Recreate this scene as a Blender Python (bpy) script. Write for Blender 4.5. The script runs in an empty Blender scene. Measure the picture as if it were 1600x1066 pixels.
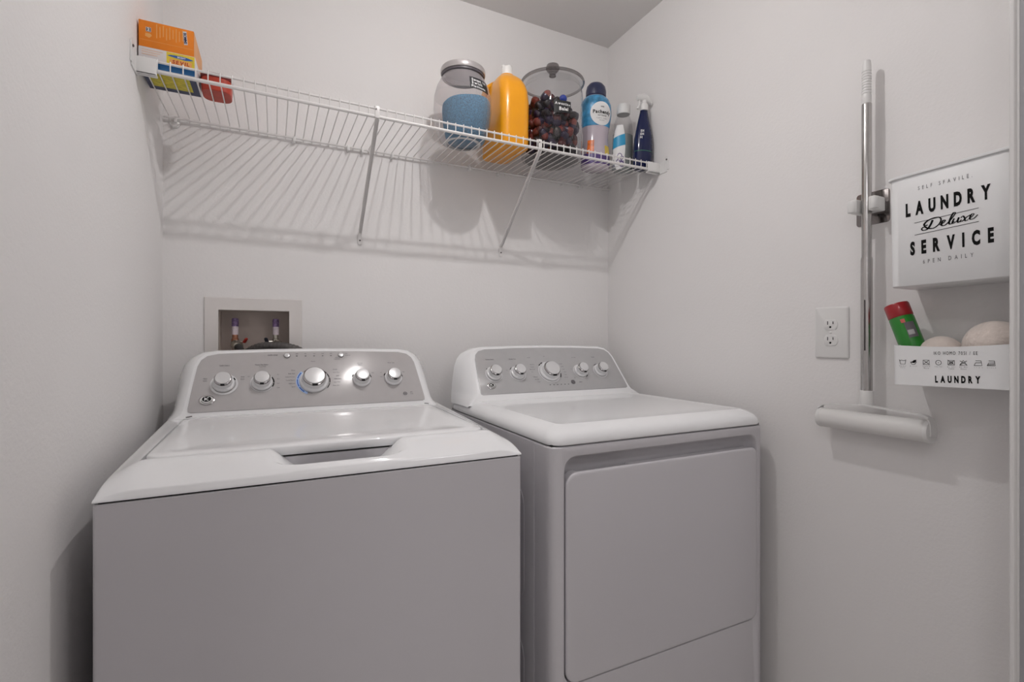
import bpy, bmesh, math, random
from mathutils import Vector, Matrix
random.seed(7)
SC = bpy.context.scene
COL = SC.collection
PI = math.pi
EYE = 1.143

# ------------------------------------------------------------------ camera, world, exposure
cd = bpy.data.cameras.new('camera'); cam = bpy.data.objects.new('camera', cd); COL.objects.link(cam)
cam.location = (0, 0, EYE); cam.rotation_euler = (PI/2, 0, -0.4539)
cd.sensor_width = 36; cd.lens = 763.37/1600*36; cd.shift_y = -0.0006; cd.clip_start = 0.02
SC.camera = cam
w = bpy.data.worlds.new('world'); SC.world = w; w.use_nodes = True
w.node_tree.nodes['Background'].inputs[0].default_value = (.93, .95, 1, 1)
w.node_tree.nodes['Background'].inputs[1].default_value = 0.10
SC.view_settings.view_transform = 'Standard'; SC.view_settings.look = 'None'
SC.view_settings.gamma = 1; SC.view_settings.use_curve_mapping = False
SC.view_settings.exposure = -0.02
LAMP = (0.44, 0.88, 2.25); LAMP_R = 0.011; LAMP_E = 1760
FILL_E = 14.5  # strength of the added hallway fill lamps

# ------------------------------------------------------------------ materials
def mat(name, col, rough=.5, metal=0, coat=0, spec=.5, bump=None, var=None, emit=None, trans=0, sheen=0):
    m = bpy.data.materials.new(name); m.use_nodes = True
    nt = m.node_tree; b = nt.nodes['Principled BSDF']
    b.inputs['Base Color'].default_value = (*col, 1); b.inputs['Roughness'].default_value = rough
    b.inputs['Metallic'].default_value = metal; b.inputs['Coat Weight'].default_value = coat
    b.inputs['Coat Roughness'].default_value = .06
    b.inputs['Specular IOR Level'].default_value = spec
    b.inputs['Transmission Weight'].default_value = trans
    b.inputs['Sheen Weight'].default_value = sheen
    tc = nt.nodes.new('ShaderNodeTexCoord')
    if bump:
        sc, st, dist = bump
        n = nt.nodes.new('ShaderNodeTexNoise'); n.inputs['Scale'].default_value = sc; n.inputs['Detail'].default_value = 3
        nt.links.new(tc.outputs['Object'], n.inputs['Vector'])
        bp = nt.nodes.new('ShaderNodeBump'); bp.inputs['Strength'].default_value = st; bp.inputs['Distance'].default_value = dist
        nt.links.new(n.outputs[0], bp.inputs['Height']); nt.links.new(bp.outputs[0], b.inputs['Normal'])
    if var:
        sc, amt = var
        n = nt.nodes.new('ShaderNodeTexNoise'); n.inputs['Scale'].default_value = sc; n.inputs['Detail'].default_value = 4
        nt.links.new(tc.outputs['Object'], n.inputs['Vector'])
        r = nt.nodes.new('ShaderNodeValToRGB')
        r.color_ramp.elements[0].position = .3; r.color_ramp.elements[1].position = .7
        r.color_ramp.elements[0].color = (*[c*(1-amt) for c in col], 1)
        r.color_ramp.elements[1].color = (*[min(1, c*(1+amt)) for c in col], 1)
        nt.links.new(n.outputs[0], r.inputs[0]); nt.links.new(r.outputs[0], b.inputs['Base Color'])
    if emit:
        b.inputs['Emission Color'].default_value = (*emit[0], 1); b.inputs['Emission Strength'].default_value = emit[1]
    return m

def thin_glass(name, tint, gloss=.12, rough=.02):
    m = bpy.data.materials.new(name); m.use_nodes = True; nt = m.node_tree
    nt.nodes.remove(nt.nodes['Principled BSDF'])
    out = nt.nodes['Material Output']
    t = nt.nodes.new('ShaderNodeBsdfTransparent'); t.inputs[0].default_value = (*tint, 1)
    g = nt.nodes.new('ShaderNodeBsdfGlossy'); g.inputs['Roughness'].default_value = rough
    lw = nt.nodes.new('ShaderNodeLayerWeight'); lw.inputs[0].default_value = .5
    pw_ = nt.nodes.new('ShaderNodeMath'); pw_.operation = 'POWER'; pw_.inputs[1].default_value = 3.5
    ml = nt.nodes.new('ShaderNodeMath'); ml.operation = 'MULTIPLY_ADD'; ml.inputs[1].default_value = .75; ml.inputs[2].default_value = gloss*.14
    nt.links.new(lw.outputs['Facing'], pw_.inputs[0]); nt.links.new(pw_.outputs[0], ml.inputs[0])
    mx = nt.nodes.new('ShaderNodeMixShader')
    nt.links.new(ml.outputs[0], mx.inputs[0]); nt.links.new(t.outputs[0], mx.inputs[1]); nt.links.new(g.outputs[0], mx.inputs[2])
    nt.links.new(mx.outputs[0], out.inputs[0])
    return m

M = {}
M['wall'] = mat('wall paint', (.865, .848, .842), .75, spec=.25, bump=(150, .45, .0011), var=(1.3, .008))
M['ceiling'] = mat('ceiling paint', (.78, .76, .75), .85, spec=.2, bump=(110, .3, .002))
M['floor'] = mat('floor', (.70, .67, .63), .45, var=(6, .12))
M['trim'] = mat('trim paint', (.78, .77, .76), .35)
M['jamb'] = mat('grey jamb paint', (.36, .36, .38), .4)
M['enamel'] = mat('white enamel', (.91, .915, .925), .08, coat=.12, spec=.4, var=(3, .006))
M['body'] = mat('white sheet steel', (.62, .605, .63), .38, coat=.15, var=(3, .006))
M['gap_shade'] = mat('dark gap shade', (.03, .03, .03), .7)  # near-black colour standing in for shade in open gaps
M['silver'] = mat('silver panel', (.53, .51, .51), .15, metal=.05, spec=.22, var=(40, .02))
M['silver2'] = mat('grey silver panel', (.49, .485, .49), .16, metal=.05, spec=.22, var=(40, .02))
M['knob'] = mat('knob white', (.78, .78, .79), .28, coat=.3)
M['knob_cap'] = mat('knob cap', (.74, .74, .75), .22, metal=.3)
M['chrome'] = mat('chrome', (.42, .41, .41), .14, metal=1)
M['steel'] = mat('brushed steel', (.50, .49, .48), .22, metal=1, var=(60, .05))
M['darksteel'] = mat('dark mirror steel', (.26, .24, .235), .12, metal=1)
M['ink'] = mat('black ink', (.008, .008, .008), .6, spec=.12)
M['grey_ink'] = mat('grey ink', (.14, .13, .14), .6)
M['blue_ink'] = mat('blue ink', (.02, .11, .45), .4)
M['paleblue'] = mat('pale blue dial ring', (.45, .62, .95), .4)
M['whiteink'] = mat('white ink', (.85, .85, .85), .5)
M['plastic'] = mat('white plastic', (.80, .795, .785), .35, var=(5, .01))
M['wire'] = mat('white vinyl wire', (.80, .78, .77), .35, var=(5, .01))
M['sign'] = mat('sign white', (.88, .885, .89), .4, var=(4, .008))
M['screw'] = mat('screw', (.12, .11, .11), .35, metal=.8)
M['boxin'] = mat('outlet box liner', (.66, .58, .53), .6, var=(20, .06))
M['flange'] = mat('outlet flange', (.77, .735, .715), .5, var=(8, .01))
M['copper'] = mat('copper', (.46, .22, .14), .35, metal=.8, var=(50, .2))
M['arrest'] = mat('arrestor sleeve', (.66, .58, .62), .4, var=(120, .15))
M['purple'] = mat('purple primer', (.20, .13, .27), .5, var=(160, .5))
M['brass'] = mat('nickel valve', (.50, .48, .42), .25, metal=.9)
M['rubber'] = mat('black rubber', (.035, .033, .033), .5, bump=(60, .3, .002))
M['hose'] = mat('dark grey hose', (.085, .078, .075), .42)
M['redplastic'] = mat('red valve handle', (.40, .03, .02), .4)
M['bluehandle'] = mat('dark valve handle', (.02, .025, .04), .4)
M['orange_box'] = mat('orange carton', (.85, .235, .006), .5, var=(30, .05))
M['orange_side'] = mat('pale orange carton side', (.86, .42, .17), .5, var=(30, .05))
M['orange_print'] = mat('light orange print', (.88, .42, .12), .5)
M['white_card'] = mat('white card', (.74, .71, .72), .5, var=(25, .02))
M['yellow_card'] = mat('yellow card', (.80, .62, .04), .5, var=(60, .15))
M['olive_card'] = mat('yellow printed card', (.62, .54, .04), .5, var=(90, .25))
M['navy'] = mat('navy print', (.02, .03, .09), .45)
M['blue_card'] = mat('blue card', (.02, .16, .42), .45)
M['red_card'] = mat('red plastic', (.47, .045, .02), .45, var=(50, .12))
M['red_dark'] = mat('dark red inside', (.16, .012, .012), .6, var=(50, .1))
M['orange_jug'] = mat('orange jug plastic', (.88, .36, .004), .28, coat=.3, var=(4, .02))
M['jugcap'] = mat('translucent white cap', (.85, .84, .82), .3)
M['powder'] = mat('blue granules', (.050, .235, .41), .8, bump=(420, 1, .005), var=(300, .55))
M['lidgrey'] = mat('grey jar lid', (.50, .47, .47), .28, metal=.4)
M['gasket'] = mat('dark lid gasket', (.09, .08, .09), .4)
M['glass'] = thin_glass('clear glass', (.90, .90, .905), .22)
def milky(name, tint, col, f):
    m = thin_glass(name, tint, .2); nt = m.node_tree; out = nt.nodes['Material Output']; old = out.inputs[0].links[0].from_socket
    d = nt.nodes.new('ShaderNodeBsdfDiffuse'); d.inputs[0].default_value = (*col, 1)
    mx = nt.nodes.new('ShaderNodeMixShader'); mx.inputs[0].default_value = f
    nt.links.new(old, mx.inputs[1]); nt.links.new(d.outputs[0], mx.inputs[2]); nt.links.new(mx.outputs[0], out.inputs[0]); return m
M['milky'] = milky('milky jar plastic', (.95, .94, .945), (.80, .77, .79), .12)
M['milky2'] = milky('cloudy shoulder plastic', (.95, .94, .945), (.78, .72, .74), .26)
M['glass_edge'] = thin_glass('glass rim', (.52, .50, .50), .5)
M['frosted'] = thin_glass('frosted lid', (.80, .79, .80), .6, .3)
M['pod_p'] = mat('purple laundry pod', (.020, .010, .038), .10, coat=.35, spec=.35)
M['pod_r'] = mat('maroon laundry pod', (.065, .008, .011), .10, coat=.35, spec=.35)
M['pod_o'] = mat('salmon laundry pod', (.20, .038, .030), .10, coat=.35, spec=.35)
M['pod_b'] = mat('blue laundry pod', (.01, .05, .40), .12, coat=.8)
M['pod_c'] = mat('smoky laundry pod', (.018, .014, .018), .10, coat=.35, spec=.35)
M['chalk'] = mat('black jar label', (.012, .012, .014), .5)
M['clearblue'] = thin_glass('pale blue clear plastic', (.55, .70, .84), .2, .08)
M['clearpink'] = mat('milky lilac bottle', (.55, .48, .54), .2, coat=.5, var=(12, .06))
M['aqua'] = mat('aqua sleeve', (.05, .28, .52), .25, coat=.5, var=(35, .55))
M['lilacdark'] = mat('dark violet print', (.09, .05, .20), .3)
M['flame'] = mat('orange print', (.75, .16, .02), .35, var=(80, .4))
M['yellowp'] = mat('yellow print', (.75, .55, .08), .35)
M['navycap'] = mat('slate blue cap', (.028, .034, .085), .3)
M['liquid'] = mat('cloudy grey green liquid', (.33, .36, .35), .15, coat=.6, var=(10, .08))
M['cyan'] = mat('cyan print', (.03, .33, .58), .4)
M['spray'] = mat('navy spray bottle', (.004, .010, .065), .14, coat=.25, spec=.35)
M['greenp'] = mat('green stripe', (.04, .28, .12), .4)
M['can_green'] = mat('green can', (.008, .22, .012), .28, coat=.4, var=(12, .08))
M['can_red'] = mat('red can cap', (.36, .006, .012), .28, coat=.4)
M['can_pink'] = mat('pink print', (.62, .12, .10), .4)
M['wool'] = mat('felted wool', (.74, .655, .60), .95, spec=.1, sheen=.4, bump=(90, .8, .004), var=(40, .04))
M['paper'] = mat('sticky roller sheet', (.80, .79, .775), .45, var=(9, .01))
M['bulb'] = mat('lit bulb', (1, 1, 1), .5, emit=((1, .975, .965), LAMP_E))
M['fill_light'] = mat('fill lamp diffuser', (1, 1, 1), .5, emit=((1, .97, .985), FILL_E))

# ------------------------------------------------------------------ mesh helpers
def wl(o):
    v = Vector((0, 0, 0))
    while o: v += o.location; o = o.parent
    return v
def obj(name, bm, m, parent=None, sharp=.62):
    bmesh.ops.recalc_face_normals(bm, faces=bm.faces[:])
    if parent is not None: bmesh.ops.translate(bm, verts=bm.verts[:], vec=-wl(parent))
    for f in bm.faces: f.smooth = True
    for e in bm.edges:
        if len(e.link_faces) == 2 and e.calc_face_angle(0) > sharp: e.smooth = False
    me = bpy.data.meshes.new(name); bm.to_mesh(me); bm.free()
    mm = m if isinstance(m, (list, tuple)) else [m]
    for x in mm: me.materials.append(M[x])
    o = bpy.data.objects.new(name, me); COL.objects.link(o)
    if parent is not None: o.parent = parent
    return o
def thing(name, label, cat, loc=(0, 0, 0), group=None):
    o = bpy.data.objects.new(name, None); COL.objects.link(o); o.location = loc
    o.empty_display_size = .03
    o['label'] = label; o['category'] = cat
    if group: o['group'] = group
    return o
def tag(o, label, cat, group=None):
    o['label'] = label; o['category'] = cat
    if group: o['group'] = group
    return o
def struct(name, bm, m):
    o = obj(name, bm, m); o['kind'] = 'structure'; return o
def BM(): return bmesh.new()
def box(bm, x0, x1, y0, y1, z0, z1, bev=0, seg=2, mi=0):
    r = bmesh.ops.create_cube(bm, size=1)
    vs = r['verts']
    for v in vs: v.co = Vector(((x0+x1)/2+v.co.x*(x1-x0), (y0+y1)/2+v.co.y*(y1-y0), (z0+z1)/2+v.co.z*(z1-z0)))
    fs = set(f for v in vs for f in v.link_faces)
    for f in fs: f.material_index = mi
    if bev:
        es = set(e for v in vs for e in v.link_edges)
        bmesh.ops.bevel(bm, geom=list(es), offset=bev, segments=seg, profile=.5, affect='EDGES')
    return bm
def loft(bm, rings, cap0=True, cap1=True, closed=True, mi=0):
    R = [[bm.verts.new(p) for p in r] for r in rings]
    n = len(R[0])
    for a, b in zip(R, R[1:]):
        for i in range(n if closed else n-1):
            j = (i+1) % n
            f = bm.faces.new((a[i], a[j], b[j], b[i])); f.material_index = mi
    if cap0: f = bm.faces.new(R[0][::-1]); f.material_index = mi
    if cap1: f = bm.faces.new(R[-1]); f.material_index = mi
    return bm
def frame(z):
    z = Vector(z).normalized()
    a = Vector((0, 0, 1)) if abs(z.z) < .9 else Vector((1, 0, 0))
    x = a.cross(z).normalized(); return x, z.cross(x), z
def lathe(bm, prof, c=(0, 0, 0), axis=(0, 0, 1), seg=40, sx=1, sy=1, cap0=True, cap1=True, mi=0):
    c = Vector(c); X, Y, Z = ((Vector((1, 0, 0)), Vector((0, 1, 0)), Vector((0, 0, 1))) if tuple(axis) == (0, 0, 1) else frame(axis))
    rings = [[c+X*(r*sx*math.cos(2*PI*i/seg))+Y*(r*sy*math.sin(2*PI*i/seg))+Z*h for i in range(seg)] for r, h in prof]
    return loft(bm, rings, cap0, cap1, mi=mi)
def tube(bm, pts, r, seg=8, caps=True, mi=0):
    pts = [Vector(p) for p in pts]; n = len(pts); rings = []
    t0 = (pts[1]-pts[0]).normalized(); X, Y, _ = frame(t0); prev = t0
    for i, p in enumerate(pts):
        if i == 0: t = t0
        elif i == n-1: t = (pts[-1]-pts[-2]).normalized()
        else: t = ((pts[i]-pts[i-1]).normalized()+(pts[i+1]-pts[i]).normalized()).normalized()
        q = prev.rotation_difference(t); X = q @ X; Y = q @ Y; prev = t
        rr = r[i] if isinstance(r, (list, tuple)) else r
        rings.append([p+X*(rr*math.cos(2*PI*k/seg))+Y*(rr*math.sin(2*PI*k/seg)) for k in range(seg)])
    return loft(bm, rings, caps, caps, mi=mi)
def catmull(pts, k=8, closed=False):
    P = [Vector(p) for p in pts]; out = []; n = len(P)
    rng = range(n if closed else n-1)
    for i in rng:
        p1, p2 = P[i], P[(i+1) % n]
        p0 = P[i-1] if (i > 0 or closed) else p1*2-p2
        p3 = P[(i+2) % n] if (i+2 < n or closed) else p2*2-p1
        for j in range(k):
            t = j/k
            out.append(.5*((2*p1)+(p2-p0)*t+(2*p0-5*p1+4*p2-p3)*t*t+(3*p1-p0-3*p2+p3)*t**3))
    if not closed: out.append(P[-1])
    return out
def rrect(a0, a1, b0, b1, r, n=6):
    """rounded rectangle as (a, b) pairs, counter-clockwise; r one radius or four (ll, lr, ur, ul)"""
    rs = r if isinstance(r, (list, tuple)) else (r,)*4
    out = []
    for (ca, cb, s, rad) in ((a0, b0, PI, rs[0]), (a1, b0, 1.5*PI, rs[1]), (a1, b1, 0, rs[2]), (a0, b1, .5*PI, rs[3])):
        xa = ca+rad if ca == a0 else ca-rad; xb = cb+rad if cb == b0 else cb-rad
        for i in range(n+1):
            t = s+.5*PI*i/n; out.append((xa+rad*math.cos(t), xb+rad*math.sin(t)))
    return out

# decals: F = (origin, right, up, normal)
def fr(o, u, v):
    u = Vector(u).normalized(); v = Vector(v).normalized(); return (Vector(o), u, v, u.cross(v))
def at(F, a, b, h=0): return F[0]+F[1]*a+F[2]*b+F[3]*h
def poly(bm, F, pts, h=.0004, mi=0):
    f = bm.faces.new([bm.verts.new(at(F, a, b, h)) for a, b in pts]); f.material_index = mi; return f
def ribbon(bm, F, pts, wd, h=.0004, smooth=True, closed=False, cal=0, mi=0):
    P = [Vector((a, b, 0)) for a, b in pts]
    if smooth: P = catmull(P, 7, closed)
    n = len(P); L = []; R = []
    for i, p in enumerate(P):
        a = P[i-1] if (i > 0 or closed) else p; b = P[(i+1) % n] if (i < n-1 or closed) else p
        t = (b-a); t = t.normalized() if t.length > 1e-9 else Vector((1, 0, 0))
        ww = wd/2
        if cal: ww = wd/2*(1-cal+cal*max(0, abs(t.y))*(1.3 if t.y < 0 else .55))
        m = Vector((-t.y, t.x, 0))*ww
        L.append(bm.verts.new(at(F, p.x+m.x, p.y+m.y, h))); R.append(bm.verts.new(at(F, p.x-m.x, p.y-m.y, h)))
    for i in range(n if closed else n-1):
        j = (i+1) % n
        f = bm.faces.new((L[i], R[i], R[j], L[j])); f.material_index = mi
def disc(bm, F, a, b, r, h=.0004, n=24, ry=None, mi=0): poly(bm, F, [(a+r*math.cos(2*PI*i/n), b+(ry or r)*math.sin(2*PI*i/n)) for i in range(n)], h, mi)
def ring(bm, F, a, b, r0, r1, h=.0004, n=28, t0=0, t1=2*PI, ry=1, mi=0):
    for i in range(n):
        s, e = t0+(t1-t0)*i/n, t0+(t1-t0)*(i+1)/n
        poly(bm, F, [(a+r0*math.cos(s), b+r0*ry*math.sin(s)), (a+r1*math.cos(s), b+r1*ry*math.sin(s)),
                     (a+r1*math.cos(e), b+r1*ry*math.sin(e)), (a+r0*math.cos(e), b+r0*ry*math.sin(e))], h, mi)
_glyph = {}
def glyph(ch, bold):
    k = (ch, bold)
    if k not in _glyph:
        cu = bpy.data.curves.new('g', 'FONT'); cu.body = ch; cu.size = 1; cu.offset = bold; cu.resolution_u = 3
        o = bpy.data.objects.new('g', cu); COL.objects.link(o)
        bpy.context.view_layer.update()
        me = o.to_mesh()
        vs = [(v.co.x, v.co.y) for v in me.vertices]; fs = [tuple(p.vertices) for p in me.polygons]
        o.to_mesh_clear(); bpy.data.objects.remove(o); bpy.data.curves.remove(cu)
        _glyph[k] = (vs, fs)
    return _glyph[k]
def text(bm, F, s, a0, a1, b, hgt, cond=1.0, bold=0.0, h=.0004, slant=0, tilt=0, mi=0):
    """letters of cap height hgt on baseline b, spread evenly so that the line fills a0..a1"""
    k = hgt/.69
    ws = []
    for ch in s:
        if ch == ' ': ws.append((0, .30*k*cond)); continue
        vs, _ = glyph(ch, bold); x0 = min(v[0] for v in vs); x1 = max(v[0] for v in vs); ws.append((x0, (x1-x0)*k*cond))
    tot = sum(w_ for _, w_ in ws); gap = ((a1-a0)-tot)/max(1, len(s)-1)
    if gap < .02*k:
        c2 = (a1-a0)*.86/tot; ws = [(x, w_*c2) for x, w_ in ws]; cond *= c2; gap = (a1-a0)*.14/max(1, len(s)-1)
    x = a0
    for ch, (x0, w_) in zip(s, ws):
        if ch != ' ':
            vs, fs = glyph(ch, bold)
            bv = [bm.verts.new(at(F, x+(vx-x0)*k*cond+vy*k*slant, b+vy*k+tilt*(x-a0), h)) for vx, vy in vs]
            for f in fs:
                try:
                    g = bm.faces.new([bv[i] for i in f]); g.material_index = mi
                except ValueError: pass
        x += w_+gap
def strip(bm, F, a0, a1, b0, b1, h=.0004, mi=0): poly(bm, F, [(a0, b0), (a1, b0), (a1, b1), (a0, b1)], h, mi)

# ------------------------------------------------------------------ room
XL, XR, YB, ZC = -.2775, 1.249, 1.65, 2.358
YF0, YF1 = .24, .36                  # closet front wall
OX0, OX1 = -.17, 1.0768              # its opening
HX0, HX1, HY0 = -.9, 1.9, -1.25      # hallway beyond the opening
bm = BM(); hole = (-.144, .043, 1.05, 1.232)
def rect4(x0, x1, z0, z1, y): return [(x0, y, z0), (x1, y, z0), (x1, y, z1), (x0, y, z1)]
loft(bm, [rect4(*hole, YB+.1), rect4(*hole, YB), rect4(XL-.1, XR+.1, 0, ZC, YB), rect4(XL-.1, XR+.1, 0, ZC, YB+.1)], False, False)
struct('wall_back', bm, 'wall')
struct('wall_left', box(BM(), XL-.1, XL, YF1, YB, 0, ZC), 'wall')
struct('wall_right', box(BM(), XR, XR+.1, YF1, YB, 0, ZC), 'wall')
bm = BM()
box(bm, HX0, OX0-.02, YF0, YF1, 0, ZC); box(bm, OX1+.02, HX1, YF0, YF1, 0, ZC); box(bm, OX0-.02, OX1+.02, YF0, YF1, 2.07, ZC)
struct('wall_front', bm, 'wall')
struct('ceiling', box(BM(), HX0, HX1, HY0, YB+.1, ZC, ZC+.1), 'ceiling')
struct('floor', box(BM(), HX0, HX1, HY0, YB+.1, -.1, 0), 'floor')
struct('wall_hall', box(BM(), HX0, HX1, HY0-.1, HY0, 0, ZC), 'wall')
struct('wall_hall_left', box(BM(), HX0-.1, HX0, HY0, YF1, 0, ZC), 'wall')
struct('wall_hall_right', box(BM(), HX1, HX1+.1, HY0, YF1, 0, ZC), 'wall')
# right jamb: bead and groove, then the grey painted reveal
def prism_z(bm, pts, z0, z1): return loft(bm, [[(x, y, z0) for x, y in pts], [(x, y, z1) for x, y in pts]])
bm = prism_z(BM(), [(1.11, .361), (1.080, .361), (1.0772, .3595), (1.0768, .357), (1.0772, .3552), (1.0795, .354), (1.0812, .3525), (1.0805, .3505),
                    (1.0785, .3490), (1.0775, .3480), (1.11, .3480)], 0, 2.05)
struct('trim_right', bm, 'trim')
struct('trim_1', prism_z(BM(), [(1.0972, .3478), (1.078, .3478), (1.078, .24), (1.0972, .24)], 0, 2.05), 'jamb')
struct('trim_left', box(BM(), OX0-.02, OX0, YF0, YF1+.001, 0, 2.05, .002), 'trim')
struct('trim_head', box(BM(), OX0-.02, OX1+.02, YF0, YF1+.001, 2.05, 2.07, .002), 'trim')

# lamps
t = thing('ceiling_lamp', 'bare bulb ceiling lamp above the washing machine', 'lamp', (LAMP[0], LAMP[1], ZC))
bm = lathe(BM(), [(.05, ZC-.018), (.055, ZC-.004), (.055, ZC)], (LAMP[0], LAMP[1], 0)); obj('canopy', bm, 'plastic', t)
bm = lathe(BM(), [(.013, LAMP[2]+LAMP_R*.8), (.016, LAMP[2]+.05), (.02, ZC-.018)], (LAMP[0], LAMP[1], 0), seg=20); obj('socket', bm, 'plastic', t)
bm = BM(); bmesh.ops.create_uvsphere(bm, u_segments=20, v_segments=12, radius=LAMP_R, matrix=Matrix.Translation(LAMP) @ Matrix.Diagonal((1.3, 1.3, .62, 1))); obj('bulb', bm, 'bulb', t)
for hx, hy, lab in ((-.45, -.50, 'added fill lamp, a flat round diffuser on the unseen hallway ceiling, left of the doorway'), (.95, -.62, 'added fill lamp, a flat round diffuser on the unseen hallway ceiling, right of the doorway')):  # fill lamps added out of view to brighten the fronts and side walls
    t = thing('added_hall_fill_lamp', lab, 'lamp', (hx, hy, ZC), 'added hallway fill lamps')
    obj('rim', lathe(BM(), [(.20, ZC-.03), (.21, ZC-.02), (.21, ZC)], (hx, hy, 0)), 'trim', t)
    obj('diffuser', lathe(BM(), [(.10, ZC-.042), (.17, ZC-.038), (.195, ZC-.0305)], (hx, hy, 0)), 'fill_light', t)

# ------------------------------------------------------------------ appliances
def interp(tab, v):
    for (a, b), (c, d) in zip(tab, tab[1:]):
        if v <= c: return b+(d-b)*max(0, (v-a))/(c-a) if c > a else d
    return tab[-1][1]
def sm(t): t = max(0, min(1, t)); return t*t*(3-2*t)
PANEL = [(.286, .9665), (.2925, .969), (.2935, .975), (.291, 1.0), (.285, 1.05), (.2815, 1.075), (.275, 1.090), (.262, 1.1005), (.237, 1.1060), (.12, 1.1095), (0, 1.1105)]
FRONT = [(.343, .938), (.326, .952), (.308, .964), (.3035, .975), (.300, 1.0), (.294, 1.05), (.2905, 1.077), (.2830, 1.095), (.267, 1.1075), (.239, 1.1125), (.12, 1.1160), (0, 1.1170)]
MIDR = [(.343, .934), (.334, .950), (.320, .964), (.3155, .975), (.312, 1.0), (.305, 1.05), (.3005, 1.078), (.2890, 1.098), (.271, 1.1110), (.241, 1.1160), (.12, 1.1190), (0, 1.1200)]
BACKR = [(.343, .930), (.343, .950), (.342, .964), (.341, .975), (.339, 1.0), (.332, 1.05), (.323, 1.075), (.310, 1.092), (.286, 1.103), (.248, 1.108), (.12, 1.111), (0, 1.112)]
K = .75
def facey(z): return 1.392+(z-.955)*K
def symm(o): return [(x, z) for x, z in o]+[(-x, z) for x, z in o[-2::-1]]
NV = Vector((0, -1, K)).normalized(); UV = Vector((0, K, 1)).normalized()
def control_housing(root, cx, dy, silver, dz=0, sc=1.0):
    r0 = [(cx+x*.992*sc, facey(z)+dy, z-.001*(z > 1)+dz) for x, z in symm(FRONT)]
    r1 = [(cx+x*sc, facey(z)+dy+.002, z+dz) for x, z in symm(FRONT)]
    r2 = [(cx+x*sc, facey(z)+dy+.012, z+dz) for x, z in symm(MIDR)]
    r25 = [(cx+((x+bx)/2+.004*(1 if x > 0 else -1 if x < 0 else 0))*sc, (facey(z)+.012+(1.55 if dz else 1.575))/2+dy, (z+bz)/2+.002+dz) for (x, z), (bx, bz) in zip(symm(MIDR), symm(BACKR))]
    r3 = [(cx+x*sc, (1.546 if dz else 1.572)+dy, z+dz) for x, z in symm(BACKR)]
    obj('control_housing', loft(BM(), [r0, r1, r2, r25, r3]), 'enamel', root, sharp=.9)
    p0 = [(cx+x*sc, facey(z)+dy+.001, z+dz) for x, z in symm(PANEL)]
    p1 = [Vector(p)+NV*.0022 for p in p0]
    p2 = [Vector((cx+(p.x-cx)*.996, p.y, p.z))+NV*.0006+UV*(.0006 if p.z < 1.0 else -.0006) for p in p1]
    return obj('control_panel', loft(BM(), [p0, p1, p2], False, True), silver, root)
def panel_frame(cx, dy, dz=0): return fr((cx, facey(1.03)+dy, 1.03+dz), (1, 0, 0), UV)      # a = x offset, b along the slope
def hb(z): return (z-1.03)*math.hypot(1, K)
def knob(root, F, a, z, big, dial=None):
    b = hb(z); s = 1.48 if big else 1.0
    P = at(F, a, b, .0028)
    k = obj('knob', lathe(BM(), [(.0245*s, 0), (.0255*s, .002), (.0245*s, .006), (.0205*s, .0075), (.0205*s, .018), (.0195*s, .021)], P, NV, 36), 'knob', root)
    obj('knob_ring', lathe(BM(), [(.0192*s, .0208), (.0200*s, .022), (.0196*s, .0255), (.0175*s, .0268)], P, NV, 36), 'chrome', k)
    obj('knob_cap', lathe(BM(), [(.0172*s, .0265), (.0176*s, .0282), (.0168*s, .0305), (.0100*s, .0312), (.001, .0314)], P, NV, 36), 'knob_cap', k)
    bm = BM(); G = (P, F[1], F[2], F[3]); strip(bm, G, -.0045*s, .0045*s, -.0202*s, -.0172*s, .0269); strip(bm, (P, F[1], F[3], -F[2]), -.0045*s, .0045*s, .023, .0266, .0203*s)
    obj('pointer', bm, 'ink', k)
    return k
def dial_marks(bm, F, a, z, s, arcs, mi=0):
    for t0, t1, m_ in arcs: ring(bm, F, a, hb(z), .0272*s, .0295*s, .0032, 10, math.radians(t0), math.radians(t1), mi=m_)

def feet(root, x0, x1, y0, y1):
    for x in (x0+.05, x1-.05):
        for y in (y0+.05, y1-.05):
            obj('foot', lathe(BM(), [(.022, 0), (.022, .012), (.01, .014), (.01, .026)], (x, y, 0), seg=16), 'rubber', root)

# --- washing machine
WX0, WX1, WY0, WY1 = -.2326, .4534, .886, 1.575
wr = thing('washing_machine', 'white top loading washing machine with a warm silver control panel, beside the left wall', 'washing machine', ((WX0+WX1)/2, (WY0+WY1)/2, 0))
bm = loft(BM(), [[(x, y, z) for x, y in rrect(WX0+i, WX1-i, WY0+i, WY1, .006, 4)] for z, i in ((.025, 0), (.9055, 0), (.9075, .0015))])
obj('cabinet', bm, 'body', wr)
obj('deck_gap_shade', box(BM(), WX0+.006, WX1-.006, WY0+.005, WY1-.005, .9075, .9125), 'gap_shade', wr)  # dark box standing in for the shade in the deck seam
EDGE = [(0, 0), (.002, .0045), (.012, .009), (.03, .0125), (.065, .0165), (.115, .0185), (.17, .0225), (.26, .0265), (.38, .033), (.7, .033)]
LX0, LX1, LY0, LY1 = -.190, .408, .968, 1.384
def inner(v):
    if v < .078: return .0075*min(1, v/.004)+.032*math.sin(PI/2*v/.078)**.95
    return .0395+.004*sm((v-.078)/.3)
def scoop(v):
    return interp([(0, 0), (.002, .006), (.006, .0125), (.012, .0175), (.018, .0195), (.024, .0185), (.029, .012), (.033, .003), (.036, -.002), (.1, -.004), (.13, .03), (.7, .04)], v)
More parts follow.
